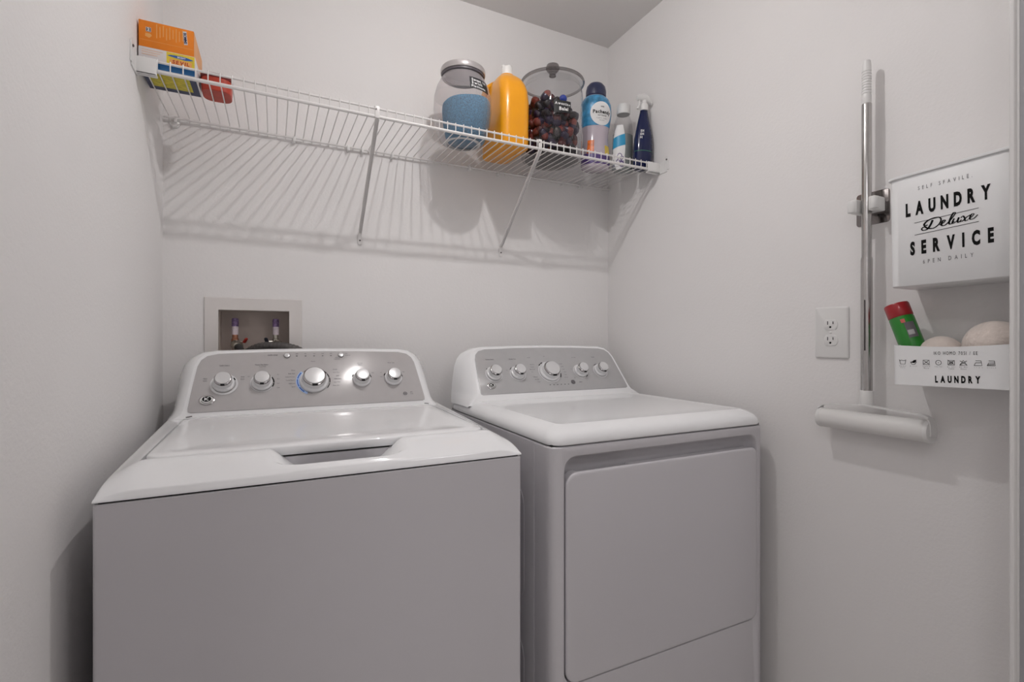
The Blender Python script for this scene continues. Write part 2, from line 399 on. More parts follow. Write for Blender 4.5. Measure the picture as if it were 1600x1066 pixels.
def deck_z(x, y):
    v = y-WY0; wv = min(x-WX0, WX1-x)
    e = .016*(1-math.exp(-v/.022))+.045*v; i = inner(v)
    W = sm((x+.012)/.062)*sm((.236-x)/.066)
    i = i*(1-W)+scoop(v)*W
    z = .9125+e*(.55+.45*math.sqrt(1-(1-min(1, wv/.006))**2))+(i-e)*sm(wv/.05)**.8
    # seat of the lid
    if LX0-.003 < x < LX1+.003 and LY0-.003 < y < LY1+.003: z = min(z, .9125+.022)
    return z
def axis_vals(*segs):
    out = []
    for a, b, n in segs: out += [a+(b-a)*i/n for i in range(n)]
    return out+[segs[-1][1]]
xs = axis_vals((WX0, WX0+.006, 3), (WX0+.006, LX0-.0032, 9), (LX0-.0032, LX0-.0028, 1), (LX0-.0028, -.02, 20), (-.02, .06, 26), (.06, .165, 14), (.165, .245, 26), (.245, LX1+.0028, 18), (LX1+.0028, LX1+.0032, 1), (LX1+.0032, WX1-.006, 9), (WX1-.006, WX1, 3))
ys = axis_vals((WY0, WY0+.006, 6), (WY0+.006, WY0+.04, 22), (WY0+.04, LY0-.0032, 14), (LY0-.0032, LY0-.0028, 1), (LY0-.0028, 1.0, 6), (1.0, LY1+.0028, 70), (LY1+.0028, LY1+.0032, 1), (LY1+.0032, WY1, 8))
bm = BM(); G = [[bm.verts.new((x, y, deck_z(x, y))) for x in xs] for y in ys]
for j in range(len(ys)-1):
    for i in range(len(xs)-1): bm.faces.new((G[j][i], G[j][i+1], G[j+1][i+1], G[j+1][i]))
per = [G[0][i] for i in range(len(xs))]+[G[j][-1] for j in range(1, len(ys))]+[G[-1][i] for i in range(len(xs)-2, -1, -1)]+[G[j][0] for j in range(len(ys)-2, 0, -1)]
bot = [bm.verts.new((v.co.x, v.co.y, .9105)) for v in per]
for i in range(len(per)):
    j = (i+1) % len(per); bm.faces.new((per[i], bot[i], bot[j], per[j]))
obj('top_deck', bm, 'enamel', wr, sharp=1.0)
def lid_ring(i, z0, z1, r): 
    return [(x, y, z0+(z1-z0)*(y-LY0)/(LY1-LY0)) for x, y in rrect(LX0+i, LX1-i, LY0+i, LY1-i, r, 6)]
bm = loft(BM(), [lid_ring(.001, .9365, .9365, .03), lid_ring(0, .9375, .9375, .03), lid_ring(0, .9500, .9555, .03), lid_ring(.0012, .9522, .9575, .029), lid_ring(.0045, .9536, .9588, .026),
                 lid_ring(.03, .9545, .9597, .02), lid_ring(.033, .9538, .959, .018), lid_ring(.08, .9538, .959, .01)])
ld = obj('lid', bm, 'enamel', wr, sharp=.9)
obj('scoop_liner', box(BM(), .0, .225, LY0+.004, LY0+.03, .9085, .9325), 'body', wr)
obj('scoop_shade', box(BM(), .0, .225, LY0+.009, LY0+.03, .9325, .9372), 'gap_shade', wr)  # dark strip painted in for the shade under the lid's front edge
CP = control_housing(wr, .1060, 0, 'silver')
F = panel_frame(.1040, 0); kx = [-.2190, -.1310, -.0040, .1225, .2125]; kz = 1.030
WK = [knob(wr, F, a, kz, i == 2) for i, a in enumerate(kx)]
def one_ring(name, m, root, F, a, z, r0, r1, h=.0034, t0=0, t1=360, n=12, label=None):
    bm = BM(); ring(bm, F, a, hb(z), r0, r1, h, n if t1-t0 < 360 else 30, math.radians(t0), math.radians(t1)); o = obj(name, bm, m, root)
    if label: o['label'] = label
    return o
one_ring('dial_collar', 'knob', WK[0], F, kx[0]+.001, kz-.001, .0262, .0315, .0030); one_ring('dial_collar', 'knob', WK[1], F, kx[1], kz, .0262, .0285, .0030)
one_ring('pale_dial_ring', 'paleblue', WK[2], F, kx[2], kz, .0382, .0455, .0031, 135, 245, label='pale blue arc')  # plain pale blue arc round the large dial
for t0, t1 in ((140, 168), (171, 203), (206, 232)): one_ring('dial_arc', 'blue_ink', WK[2], F, kx[2], kz, .0405, .0435, .0034, t0, t1, label='dark blue dial mark')
for t0, t1 in ((236, 262), (35, 50), (53, 62), (-10, 12), (15, 32), (-36, -13), (63, 84), (96, 130)): one_ring('dial_mark', 'ink', WK[2], F, kx[2], kz, .0398, .0420 if t0 < 60 else .0405, .0034, t0, t1)
for k_, t0, t1 in ((1, -30, -6), (1, -3, 36), (0, 22, 38), (3, 140, 158), (3, 12, 32), (4, 140, 158), (4, 10, 30)): one_ring('dial_mark', 'ink', WK[k_], F, kx[k_], kz, .0262, .0290, .0034, t0, t1)
for a in (-.0705, .0720):
    z = 1.0985; P = at(F, a, hb(z), .0025)
    b_ = obj('button', lathe(BM(), [(.0085, 0), (.0085, .002), (.0075, .0035)], P, NV, 24), 'chrome', wr)
    obj('button_cap', lathe(BM(), [(.0068, .003), (.0064, .0045), (.003, .005), (.0005, .0051)], P, NV, 24), 'knob_cap', b_)
def dash(a0, a1, z0, z1): bm = BM(); strip(bm, F, a0, a1, hb(z0), hb(z1), .0030); obj('indicator', bm, 'ink', CP)
def T(s, a, z, hgt=.0034, bo=.01):
    bm = BM(); wd = len(s)*hgt*.42*1.25; text(bm, F, s, a-wd/2, a+wd/2, hb(z), hgt, 1, bo, .0030); obj('lettering', bm, 'grey_ink', CP)
T('Lock Colors', kx[0], 1.074, .0038); T('Water Plus Rinses', kx[1]-.002, 1.0745, .0036); T('Second Rinse', kx[1], 1.0700, .0026)
T('RAPID RINSE', -.106, 1.099, .0042); T('Normal', kx[2], 1.0810, .0032); T('Fabric', kx[3], 1.0685, .0036); T('Soft Load', kx[3], 1.0735, .003); T('Water Temp', kx[4], 1.073, .0038)
for i, s in enumerate(('SENSE', 'FILL', 'WASH', 'RINSE', 'SPIN')):
    T(s, -.045+i*.0225, 1.1025, .0026); dash(-.0475+i*.0225, -.0435+i*.0225, 1.0965, 1.098)
T('START', .087, 1.1015, .003); T('PAUSE LID', .091, 1.0965, .003); T('Hold to', .060, 1.0905, .0026); T('Cancel Cycle', .060, 1.0865, .0026)
for i, s in enumerate(('Whites', 'Deep Clean', 'Colors/Cottons', 'Towels/Sheets', 'Delicates', 'Speed')): T(s, kx[2]-.062+abs(i-2.5)*.004, 1.058-i*.0085, .0032)
for i, s in enumerate(('Casuals', 'Active Wear', 'Jeans', 'Bulky Items', 'Quick Wash', 'Rinse Spin')): T(s, kx[2]+.064-abs(i-2.5)*.003, 1.058-i*.0085, .0032)
for i, s in enumerate(('Heavy', 'Extra')): T(s, kx[0]-.041, 1.043-i*.006, .0032); T(s, kx[0]+.042, 1.045-i*.006, .0032)
for i, s in enumerate(('Hot', 'Warm', 'Cool', 'Cold')): T(s, kx[1]+.038, 1.048-i*.011, .003)
T('Off', kx[1]-.032, 1.045, .003)
for k_ in (3, 4): T('Low', kx[k_]-.033, 1.046, .003); T('High', kx[k_]+.033, 1.046, .003); T('Soak', kx[k_]-.034, 1.034, .0028)
T('MORE', .259, .989, .0032); T('WATER', .259, .984, .0032)
def badge(root, F, a, z, s=1.0):
    b = hb(z); P = at(F, a, b, .0022)
    q = obj('badge', lathe(BM(), [(.0175*s, 0), (.0175*s, .0015), (.0160*s, .0022), (.001, .0022)], P, NV, 32, sx=1, sy=.82), 'chrome', root)
    bm = BM(); H = (P, F[1], F[2], F[3]); disc(bm, H, 0, 0, .0145*s, .0026, ry=.0115*s); obj('badge_face', bm, 'plastic', q)
    bm = BM(); disc(bm, H, 0, .0022*s, .0098*s, .0029, ry=.0078*s)
    for i in range(11): 
        t_ = math.radians(200+i*14); poly(bm, H, [(.0112*s*math.cos(t_)+dx, .0096*s*math.sin(t_)+dy_) for dx, dy_ in ((-.0011, -.001), (.0008, -.001), (.0011, .001), (-.0006, .001))], .0029)
    obj('badge_emblem', bm, 'ink', q)
    bm = BM(); ribbon(bm, H, [(-.0040*s, -.0020*s), (-.0040*s, .0066*s)], .0021*s, .0032, False); ribbon(bm, H, [(-.0036*s, .0023*s), (.0042*s, .0066*s)], .0021*s, .0033, False); ribbon(bm, H, [(-.0036*s, .0023*s), (.0042*s, -.0020*s)], .0021*s, .0033, False)
    obj('badge_monogram', bm, 'whiteink', q)
badge(wr, F, -.2530, .9930)
bm = BM(); disc(bm, F, .2400, hb(.9870), .0062, .003, ry=.0056); obj('power_mark', bm, 'grey_ink', wr)
bm = BM(); ring(bm, F, .2400, hb(.9870), .0025, .0036, .0033); obj('power_mark_ring', bm, 'silver', wr)
# dark hinge notches at the rear lid corners
obj('lid_hinge', tube(BM(), [(LX0+.003, LY1-.002, .9600), (LX0+.014, LY1+.004, .9610)], .0016, 6), 'screw', wr)
obj('lid_hinge', tube(BM(), [(LX1-.004, LY1-.004, .9600), (LX1-.014, LY1+.003, .9605)], .0011, 6), 'screw', wr)
feet(wr, WX0, WX1, WY0, WY1)

# --- clothes dryer
DX0, DX1, DY0, DY1 = .5291, 1.1980, .8921, 1.555  # dryer scaled down about the camera, baked into its numbers here and below
dr = thing('clothes_dryer', 'white front loading dryer with grey silver control panel and square door, right of the washer', 'dryer', ((DX0+DX1)/2, (DY0+DY1)/2, 0))
bm = loft(BM(), [[(x, y, z) for x, y in rrect(DX0+i, DX1-i, .9706, DY1, .003, 3)] for z, i in ((.025, 0), (.9126, 0), (.9140, .0015))])
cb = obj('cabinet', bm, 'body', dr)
# embossed panels on the side facing the washer
bm = BM()
for z0, z1, y0, y1 in ((.52, .80, 1.02, 1.20), (.12, .44, 1.02, 1.20), (.47, .66, 1.22, 1.40)):
    pts = [(DX0-.0004, y, z) for y, z in rrect(y0, y1, z0, z1, .05, 8)]; tube(bm, pts+[pts[0]], .0009, 6, False)
obj('embossed_ridge', bm, 'body', cb)
def fp(ix, iz, y, r=.004): return [(x, y, z) for x, z in rrect(DX0+ix, DX1-ix, .025+iz, .9139-iz, r, 7)]
RX0, RX1, RZ0, RZ1 = .5592, 1.1705, .3962, .8929
def rr_(i, y, r): return [(x, y, z) for x, z in rrect(RX0+i, RX1-i, RZ0+i*.3, RZ1-i, r, 7)]
bm = loft(BM(), [fp(0, 0, .9692), fp(0, 0, .9214), fp(.0012, 0, .9107), fp(.005, .0003, .9014), fp(.012, .0008, .8955), fp(.022, .0015, .8923), fp(.026, .002, .8921),
                 rr_(-.001, .8921, .032), rr_(.001, .8931, .031), rr_(.003, .8970, .030), rr_(.006, .9097, .028), rr_(.012, .9185, .024), rr_(.022, .9219, .02)], True, True)
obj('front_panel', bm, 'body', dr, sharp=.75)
obj('deck_gap_shade', box(BM(), DX0+.006, DX1-.006, DY0+.012, DY1-.005, .9130, .9183), 'gap_shade', dr)  # seam shade put in as a dark box, as on the washer
QX0, QX1, QZ0, QZ1 = .5640, 1.1666, .4000, .8573
rad = (.030, .022, .022, .030)
def dq(i, y): return [(x, y, z) for x, z in rrect(QX0+i, QX1-i, QZ0+i, QZ1-i, [max(.004, r_-i) for r_ in rad], 8)]
bm = loft(BM(), [dq(.0005, .8975), dq(0, .8965), dq(0, .8926), dq(.001, .8905), dq(.0035, .8890), dq(.008, .8884)])
door = obj('door', bm, 'body', dr, sharp=.9)
o2 = rrect(QX0+.0015, QX1-.0015, QZ0+.0015, QZ1-.001, rad, 8)
out = [p for p in o2[:27]]                              # ll, lr, ur corners
out += [(.743, QZ1-.001), (.736, QZ1-.012), (.733, QZ1-.045), (.5967, QZ1-.045), (.5948, QZ1-.006), (.5918, QZ1-.001)] + o2[27:]
bm = BM(); R0 = [bm.verts.new((x, .8973, z)) for x, z in out]; R1 = [bm.verts.new((x, .9146, z)) for x, z in out]
for i in range(len(out)): j = (i+1) % len(out); bm.faces.new((R0[i], R0[j], R1[j], R1[i]))
bm.faces.new(R0); bm.faces.new(R1)
obj('door_liner', bm, 'body', door)
obj('pocket_shade', box(BM(), .5972, .7327, .8976, .9141, .8125, .8160), 'gap_shade', door)  # dark floor that puts shade into the door's finger notch
for z in (.794, .638, .472): obj('hinge_screw', lathe(BM(), [(.004, 0), (.004, .003), (.001, .004)], (.5630, .9165, z), (-1, -1, 0), 10), 'screw', door)
def dk(i, z): return [(x, y, z+.0056) for x, y in rrect(DX0+i, DX1-i, DY0+i, DY1-i*.3, max(.012, .034-i*.4), 8)]
bm = loft(BM(), [dk(.003, .9105), dk(.0005, .9120), dk(0, .9150), dk(.0005, .9215), dk(.003, .9290), dk(.009, .9365), dk(.018, .9425), dk(.030, .9475), dk(.038, .9500), dk(.041, .9505), dk(.046, .9492), dk(.052, .9488), dk(.09, .9488)])
obj('top_deck', bm, 'enamel', dr, sharp=.9)
CP = control_housing(dr, .8648, .004, 'silver2', .0056, .975)
F = panel_frame(.8668, .004, .0056); kx = [-.2260, -.1390, -.0175, .1090, .1940]; kz = 1.027
DK = [knob(dr, F, a, kz, i == 2) for i, a in enumerate(kx)]
for i in (0, 1, 3, 4): one_ring('dial_collar', 'knob', DK[i], F, kx[i], kz-.001, .0258, .0290, .0030)
one_ring('dial_collar', 'knob', DK[2], F, kx[2], kz, .0380, .0420, .0030)
for k_, s_, t0, t1 in ((2, 1.5, 112, 125), (2, 1.5, 128, 140), (2, 1.5, -32, -8), (1, 1, 128, 150), (0, 1, 130, 142), (3, 1, -60, -35), (4, 1, 100, 130)): one_ring('dial_mark', 'ink', DK[k_], F, kx[k_], kz, .0272*s_, .0295*s_, .0034, t0, t1)
for i in range(6): dash(-.035+i*.0145, -.030+i*.0145, .9855, .987)
T('Reduce Static', kx[0], 1.071, .0042); T('Wrinkle Care', kx[1]-.004, 1.071, .0042); T('Level', kx[2]-.062, 1.075, .004); T('Off', kx[2], 1.078, .0035); T('Dry Temp', kx[3]-.006, 1.073, .004); T('Signal', kx[4]-.008, 1.073, .004)
for i, s in enumerate(('More Dry', 'Cottons', 'Mixed Load', 'Dry', '', 'Delicates', 'Air Fluff', 'Timed')): 
    if s: T(s, kx[2]-.066+abs(i-3)*.003, 1.052-i*.008, .0036)
for i, s in enumerate(('Casual', 'Towels', 'Jeans', 'Speed', 'Timed', 'Warm Up')): T(s, kx[2]+.062-abs(i-3)*.002, 1.052-i*.009, .0034)
T('Sense', .092, .990, .0045); T('On', kx[1]-.036, 1.036, .0034); T('Low', kx[3]-.034, 1.034, .003); T('High', kx[3]-.034, 1.005, .003)
bm = BM(); disc(bm, F, .0620, hb(.9925), .0085, .003); obj('power_mark', bm, 'grey_ink', dr)
badge(dr, F, -.2460, .9915, .84)
feet(dr, DX0, DX1, DY0, DY1)

# ------------------------------------------------------------------ washer outlet box and hoses
ob = thing('washer_outlet_box', 'recessed washer outlet box with two valves in the back wall behind the washer', 'outlet box', (-.05, YB, 1.05))
fx0, fx1, fz0, fz1 = -.179, .079, 1.01, 1.268
hx0, hx1, hz0, hz1 = hole
bm = loft(BM(), [rect4(hx0, hx1, hz0, hz1, YB), rect4(hx0, hx1, hz0, hz1, YB-.006), rect4(fx0+.0015, fx1-.0015, fz0+.0015, fz1-.0015, YB-.006), rect4(fx0, fx1, fz0, fz1, YB-.0045), rect4(fx0, fx1, fz0, fz1, YB)], False, False)
obj('flange', bm, 'flange', ob)
bm = BM(); e = .0008
loft(bm, [rect4(hx0+e, hx1-e, hz0+e, hz1-e, YB-.005), rect4(hx0+e, hx1-e, hz0+e, hz1-e, YB+.085)], False, True)
obj('box_liner', bm, 'boxin', ob)
for x, hot in ((-.104, True), (.006, False)):
    y = YB+.035
    a = obj('arrestor', lathe(BM(), [(.0085, 1.160), (.0088, 1.163), (.0088, 1.203), (.0075, 1.2085), (.001, 1.2095)], (x, y, 0), seg=20), 'arrest', ob)
    obj('arrestor_cap', lathe(BM(), [(.0092, 1.185), (.0093, 1.187), (.0093, 1.204), (.008, 1.2093), (.001, 1.2102)], (x, y, 0), seg=20), 'purple', a)
    v = obj('valve', lathe(BM(), [(.011, 1.10), (.0115, 1.105), (.008, 1.112), (.0085, 1.135), (.0105, 1.137), (.0105, 1.147), (.008, 1.149), (.008, 1.16)], (x, y, 0), seg=18), 'copper' if hot else 'brass', ob)
    obj('valve_outlet', lathe(BM(), [(.012, 0), (.0155, .004), (.0155, .022), (.012, .028)], (x+.002, y-.008, 1.132), (.35, -1, -.35), 18), 'brass', v)
    hnd = lathe(BM(), [(.006, 0), (.0065, .003), (.0055, .014), (.002, .0165)], (x+.024 if hot else x-.024, y-.005, 1.137), (.4 if hot else -.2, -.35, .7), 12, sx=1, sy=.6)
    obj('valve_handle', hnd, 'redplastic' if hot else 'bluehandle', v)
    bm = tube(BM(), [(x, y, 1.14), (x+(.014 if hot else -.014), y-.003, 1.139), (x+(.024 if hot else -.024), y-.005, 1.1385)], .003, 8); obj('valve_stem', bm, 'brass', v)
bm = tube(BM(), catmull([(-.094, YB+.006, 1.126), (-.084, YB-.02, 1.112), (-.072, YB-.045, 1.085), (-.06, YB-.055, 1.03), (-.05, YB-.055, .95)], 6), .0088, 12)
tag(obj('supply_hose', bm, 'rubber'), 'black rubber supply hose on the left hot water valve in the outlet box', 'hose')
bm = tube(BM(), catmull([(.009, YB+.018, 1.124), (.012, YB+.010, 1.112), (.014, YB+.008, 1.085), (.014, YB+.008, 1.054)], 6), .0088, 12)
tag(obj('supply_hose', bm, 'hose'), 'dark supply hose on the right cold water valve in the outlet box', 'hose')
pts = catmull([(-.075, YB+.03, 1.085), (-.066, YB+.012, 1.108), (-.035, YB-.016, 1.1235), (.0, YB-.035, 1.1265), (.04, YB-.048, 1.1215), (.075, YB-.052, 1.106), (.098, YB-.052, 1.06), (.10, YB-.052, .96)], 14)
rad_ = [.0125+.0009*math.sin(i*1.9) for i in range(len(pts))]
tag(obj('drain_hose', tube(BM(), pts, rad_, 14), 'hose', sharp=1.2), 'dark grey corrugated drain hose arching out of the outlet box', 'hose')

# ------------------------------------------------------------------ wire shelf
FY, FZ, BY, BZ = 1.353, 1.755, 1.638, 1.764
def sag(x): return -.0055*math.sin(PI*(x-XL)/(XR-XL))
sh = thing('wire_shelf', 'white vinyl coated wire shelf fixed across the back wall', 'shelf', ((XL+XR)/2, (FY+BY)/2, FZ))
X0, X1 = XL+.003, XR-.003
def rodpts(y, z, s=1): return [(X0+(X1-X0)*i/40, y, z+s*sag(X0+(X1-X0)*i/40)) for i in range(41)]
obj('front_rod', tube(BM(), rodpts(FY, FZ), .0044, 10), 'wire', sh)
obj('lip_rod', tube(BM(), rodpts(FY+.0008, FZ+.0225), .0029, 8), 'wire', sh)
obj('back_rod', tube(BM(), rodpts(BY, BZ, .3), .0034, 8), 'wire', sh)
bm = BM(); pitch = .02464
for k_ in range(61):
    x = -.2625+pitch*k_
    if x > XR-.006: break
    s = sag(x)
    tube(bm, [(x, FY-.0016, FZ+.0275+s), (x, FY-.0022, FZ+.010+s), (x, FY-.001, FZ+.0045+s), (x, FY+.006, FZ+.0050+s*.98), (x, (FY+BY)/2, (FZ+BZ)/2+.0045+s*.65), (x, BY-.004, BZ+.0050+.3*s), (x, BY+.0042, BZ+.003+.3*s), (x, BY+.0055, BZ-.006+.3*s)], .0015, 6)
obj('deck_wires', bm, 'wire', sh)
for sx_, xw, xi in ((1, XL, -.2375), (-1, XR, 1.192)):
    bm = BM(); lo, hi = min(xw, xi), max(xw, xi)
    box(bm, lo, hi, FY-.0095, FY-.0045, FZ-.015, FZ+.0235, .0015)
    box(bm, min(xw, xw+sx_*.003), max(xw, xw+sx_*.003), FY-.045, FY+.005, FZ-.016, FZ+.024, .001)
    box(bm, min(xw, xw+sx_*.0035), max(xw, xw+sx_*.0035), FY-.052, FY-.035, FZ-.010, FZ+.036, .001)
    box(bm, lo, hi, FY-.0095, FY+.004, FZ-.015, FZ-.0105, .001)
    e_ = obj('end_bracket', bm, 'plastic', sh)
    obj('screw', lathe(BM(), [(.003, 0), (.003, .002), (.001, .003)], (xw+sx_*.0035, FY-.044, FZ+.026), (sx_, 0, 0), 10), 'screw', e_)
for x in (-.246, .057, .215, .260, .355, .63, .742, 1.02, 1.10):
    c = obj('wall_clip', box(BM(), x-.004, x+.004, BY-.006, YB, BZ-.013, BZ+.004+.3*sag(x), .0015), 'plastic', sh)
obj('wall_clip', lathe(BM(), [(.012, 0), (.012, .006), (.009, .009)], (-.2495, YB, BZ-.013), (0, -1, 0), 20), 'plastic', sh)
for x in (.252, .757):
    s = sag(x); P0 = Vector((x, FY-.002, FZ-.004+s)); P1 = Vector((x, YB-.004, 1.492))
    d = (P1-P0).normalized(); nrm = Vector((0, -d.z, d.y)); wx = .0055
    bm = BM()
    prof = [(-wx, 0), (-wx, .006), (-wx+.0016, .006), (-wx+.0016, .0014), (wx-.0016, .0014), (wx-.0016, .006), (wx, .006), (wx, 0)]
    loft(bm, [[p+Vector((a, 0, 0))-nrm*b for a, b in prof] for p in (P0, P1)])
    box(bm, x-.0062, x+.0062, YB-.0055, YB-.002, 1.455, 1.495, .0015)
    b_ = obj('support_brace', bm, 'wire', sh)
    obj('screw', lathe(BM(), [(.0028, 0), (.0028, .001), (.001, .0018)], (x, YB-.0055, 1.468), (0, -1, 0), 10), 'screw', b_)
    bm = BM(); box(bm, x-.0062, x+.0062, FY-.0062, FY-.0035, FZ-.005+s, FZ+.027+s, .001); box(bm, x-.0062, x+.0062, FY-.006, FY+.004, FZ+.0255+s, FZ+.028+s, .0008); obj('brace_hook', bm, 'wire', b_)
    obj('screw', lathe(BM(), [(.0022, 0), (.0022, .0015), (.001, .002)], (x-.003, FY-.0062, FZ+.018+s), (0, -1, 0), 8), 'screw', b_)
TILT = math.atan2(BZ-FZ, BY-FY)
def shelf_z(x, y): t_ = (y-FY)/(BY-FY); return FZ+(BZ-FZ)*t_+sag(x)*(1-.7*t_)+.0074
def seat(root, x, y, rz=0, dz=0):
    root.location = (x, y, shelf_z(x, y)+dz); root.rotation_euler = (TILT, 0, rz)

# ------------------------------------------------------------------ things on the shelf
def cyl_decal(bm, R, h0, h1, a0, a1, n=10, m=4, off=.0006, sx=1, sy=1, mi=0):
    """patch wrapped on a lathe: R(h) radius, angles in degrees (270 faces the room)"""
    g = [[None]*(n+1) for _ in range(m+1)]
    for j in range(m+1):
        h = h0+(h1-h0)*j/m
        for i in range(n+1):
            t_ = math.radians(a0+(a1-a0)*i/n); r = R(h)+off
            g[j][i] = bm.verts.new((r*sx*math.cos(t_), r*sy*math.sin(t_), h))
    for j in range(m):
        for i in range(n):
            f = bm.faces.new((g[j][i], g[j][i+1], g[j+1][i+1], g[j+1][i])); f.material_index = mi
def wrap_text(bm, R, s, a_mid, wdeg, z, hgt, bold=.02, off=.0012, sx=1, sy=1, rz=0):
    """text wrapped round a lathe; built flat then bent"""
    k = hgt/.69; ws = [(.3 if c == ' ' else max(v[0] for v in glyph(c, bold)[0])-min(v[0] for v in glyph(c, bold)[0]))*k for c in s]
    Rz = R(z); W = math.radians(wdeg)*Rz*((sx+sy)/2); tot = sum(ws); cond = min(1, W*.88/tot); gap = (W-tot*cond)/max(1, len(s)-1); x = -W/2
    for c, w_ in zip(s, ws):
        if c != ' ':
            gv, gf = glyph(c, bold); x0 = min(v[0] for v in gv); bv = []
            for vx, vy in gv:
                aa = x+(vx-x0)*k*cond; zz = z+vy*k*math.cos(rz)-aa*math.sin(rz)*1.0
                th = math.radians(a_mid)+aa/(Rz*((sx+sy)/2)); r = R(zz)+off
                bv.append(bm.verts.new((r*sx*math.cos(th), r*sy*math.sin(th), zz)))
            for f in gf:
                try: bm.faces.new([bv[i] for i in f])
                except ValueError: pass
        x += w_*cond+gap

# carton of boxes at the left end
def carton(name, label, x0, x1, y0, y1, z0, z1, m): 
    r = thing(name, label, 'box', ((x0+x1)/2, (y0+y1)/2, z0)); obj('carton', box(BM(), x0, x1, y0, y1, z0, z1, .0012), m, r); return r
zb = shelf_z(-.22, 1.36)
yb_ = carton('dryer_sheet_box', 'flat white and yellow carton lying under the orange box on the shelf', -.2745, -.166, 1.3605, 1.475, 1.7640, 1.8110, 'white_card')
F = fr((-.2745, 1.3605, 1.7640), (1, 0, 0), (0, 0, 1)); Wd = .1085
bm = BM(); strip(bm, F, .053, Wd-.001, .0155, .0455); o = obj('yellow_print', bm, 'yellow_card', yb_)
bm = BM(); strip(bm, F, .030, Wd-.001, .001, .0155); obj('blue_print', bm, 'blue_card', yb_)
bm = BM(); poly(bm, F, [(.054, .0375), (.060, .0395), (.074, .0405), (.090, .0405), (.099, .0385), (.1055, .0365), (.099, .0345), (.090, .0328), (.074, .0345), (.060, .036)], .0008); obj('blue_oval', bm, 'blue_ink', yb_)
bm = BM(); strip(bm, F, .058, .102, .017, .031, .0007); obj('orange_patch', bm, 'orange_print', yb_)
bm = BM(); text(bm, F, 'SEVIL', .064, .097, .0215, .0075, 1, .03, .0011, slant=.1); obj('red_lettering', bm, 'red_card', yb_)
bm = BM(); text(bm, F, 'BRIGHT', .074, .090, .0355, .0036, 1, .03, .0011); obj('white_lettering', bm, 'whiteink', yb_)
bm = BM(); 
for i in range(3): strip(bm, F, .006, .046-i*.005, .040-i*.005, .0408-i*.005)
obj('small_print', bm, 'orange_print', yb_)
FB = fr((-.2745, 1.475, 1.7640), (1, 0, 0), (0, -1, 0))      # underside seen through the wires
bm = BM(); strip(bm, FB, .001, Wd-.001, .001, .1135, .0003); obj('base_border', bm, 'navy', yb_)
bm = BM(); strip(bm, FB, .010, .094, .022, .1125, .0006); obj('base_print', bm, 'olive_card', yb_)
bm = BM()
for i in range(6): strip(bm, FB, .03, .085-(i % 3)*.006, .034+i*.011, .0375+i*.011, .0009)
obj('base_small_print', bm, 'yellow_card', yb_)
og = carton('laundry_box', 'orange carton lying on top of the white and yellow box at the left end', -.2740, -.1685, 1.3605, 1.505, 1.8113, 1.8705, 'orange_box')
F = fr((-.2740, 1.3605, 1.8113), (1, 0, 0), (0, 0, 1))
bm = BM(); strip(bm, fr((-.1685, 1.3605, 1.8113), (0, 1, 0), (0, 0, 1)), .001, .1435, .001, .0582); obj('side_panel_print', bm, 'orange_side', og)
bm = BM(); strip(bm, F, .001, .1045, .0150, .0157)
for i in range(9):
    x = .033+i*.0062; strip(bm, F, x, x+.0018, .024+(i % 3)*.003, .055-(i % 2)*.004)
poly(bm, F, [(.012, .024), (.020, .021), (.025, .027), (.022, .031), (.013, .031)], .0006)
obj('small_print', bm, 'orange_print', og)
bm = BM(); poly(bm, F, [(.084, .053), (.091, .054), (.0935, .024), (.0865, .0225)], .0006); strip(bm, F, .0135, .0235, .0345, .0445, .0006); obj('white_patch', bm, 'white_card', og)
bm = BM(); text(bm, fr(at(F, .0905, .052, .0002), (F[2]*-1+F[1]*.06), (F[1]+F[2]*.06)), 'BOMMS', .002, .0265, -.0052, .0052, 1, .03, .0008)
obj('dark_lettering', bm, 'navy', og)
bm = BM(); text(bm, F, '2', .016, .0215, .0365, .0065, 1, .04, .001); obj('dark_numeral', bm, 'whiteink', og)
bm = BM(); strip(bm, F, .0142, .0228, .0352, .0438, .0007); obj('dark_patch', bm, 'grey_ink', og)
yb_.location.z = shelf_z(-.22, 1.418)+.0003; yb_.rotation_euler = (TILT, 0, 0)
og.location.z = yb_.location.z+.0473+.0150*math.tan(TILT); og.rotation_euler = (TILT, 0, 0)
# red tub
rt = thing('red_tub', 'small red plastic tub with a dark red lid on the shelf beside the stacked cartons', 'tub', (-.129, 1.449, 1.7665))
def tubr(i, z, r): return [(x, y, z) for x, y in rrect(-.1630+i, -.0955-i, 1.4100+i, 1.4880-i, r, 6)]
obj('tub_wall', loft(BM(), [tubr(.003, 1.7680, .020), tubr(.0015, 1.7695, .022), tubr(.0, 1.800, .024)]), 'red_card', rt)
obj('tub_lid', loft(BM(), [tubr(-.001, 1.800, .025), tubr(-.0015, 1.8015, .025), tubr(-.001, 1.809, .025), tubr(.002, 1.811, .022)]), 'red_dark', rt)
bm = BM(); text(bm, fr((-.129, 1.4890, 1.7677), (1, 0, 0), (0, -1, 0)), 'FOR', .006, .016, .004, .004, 1, .02, .0006); obj('small_print', bm, 'whiteink', rt)
rt.location.z = shelf_z(-.129, 1.449)+.0003-.0015; rt.rotation_euler = (TILT, 0, 0)

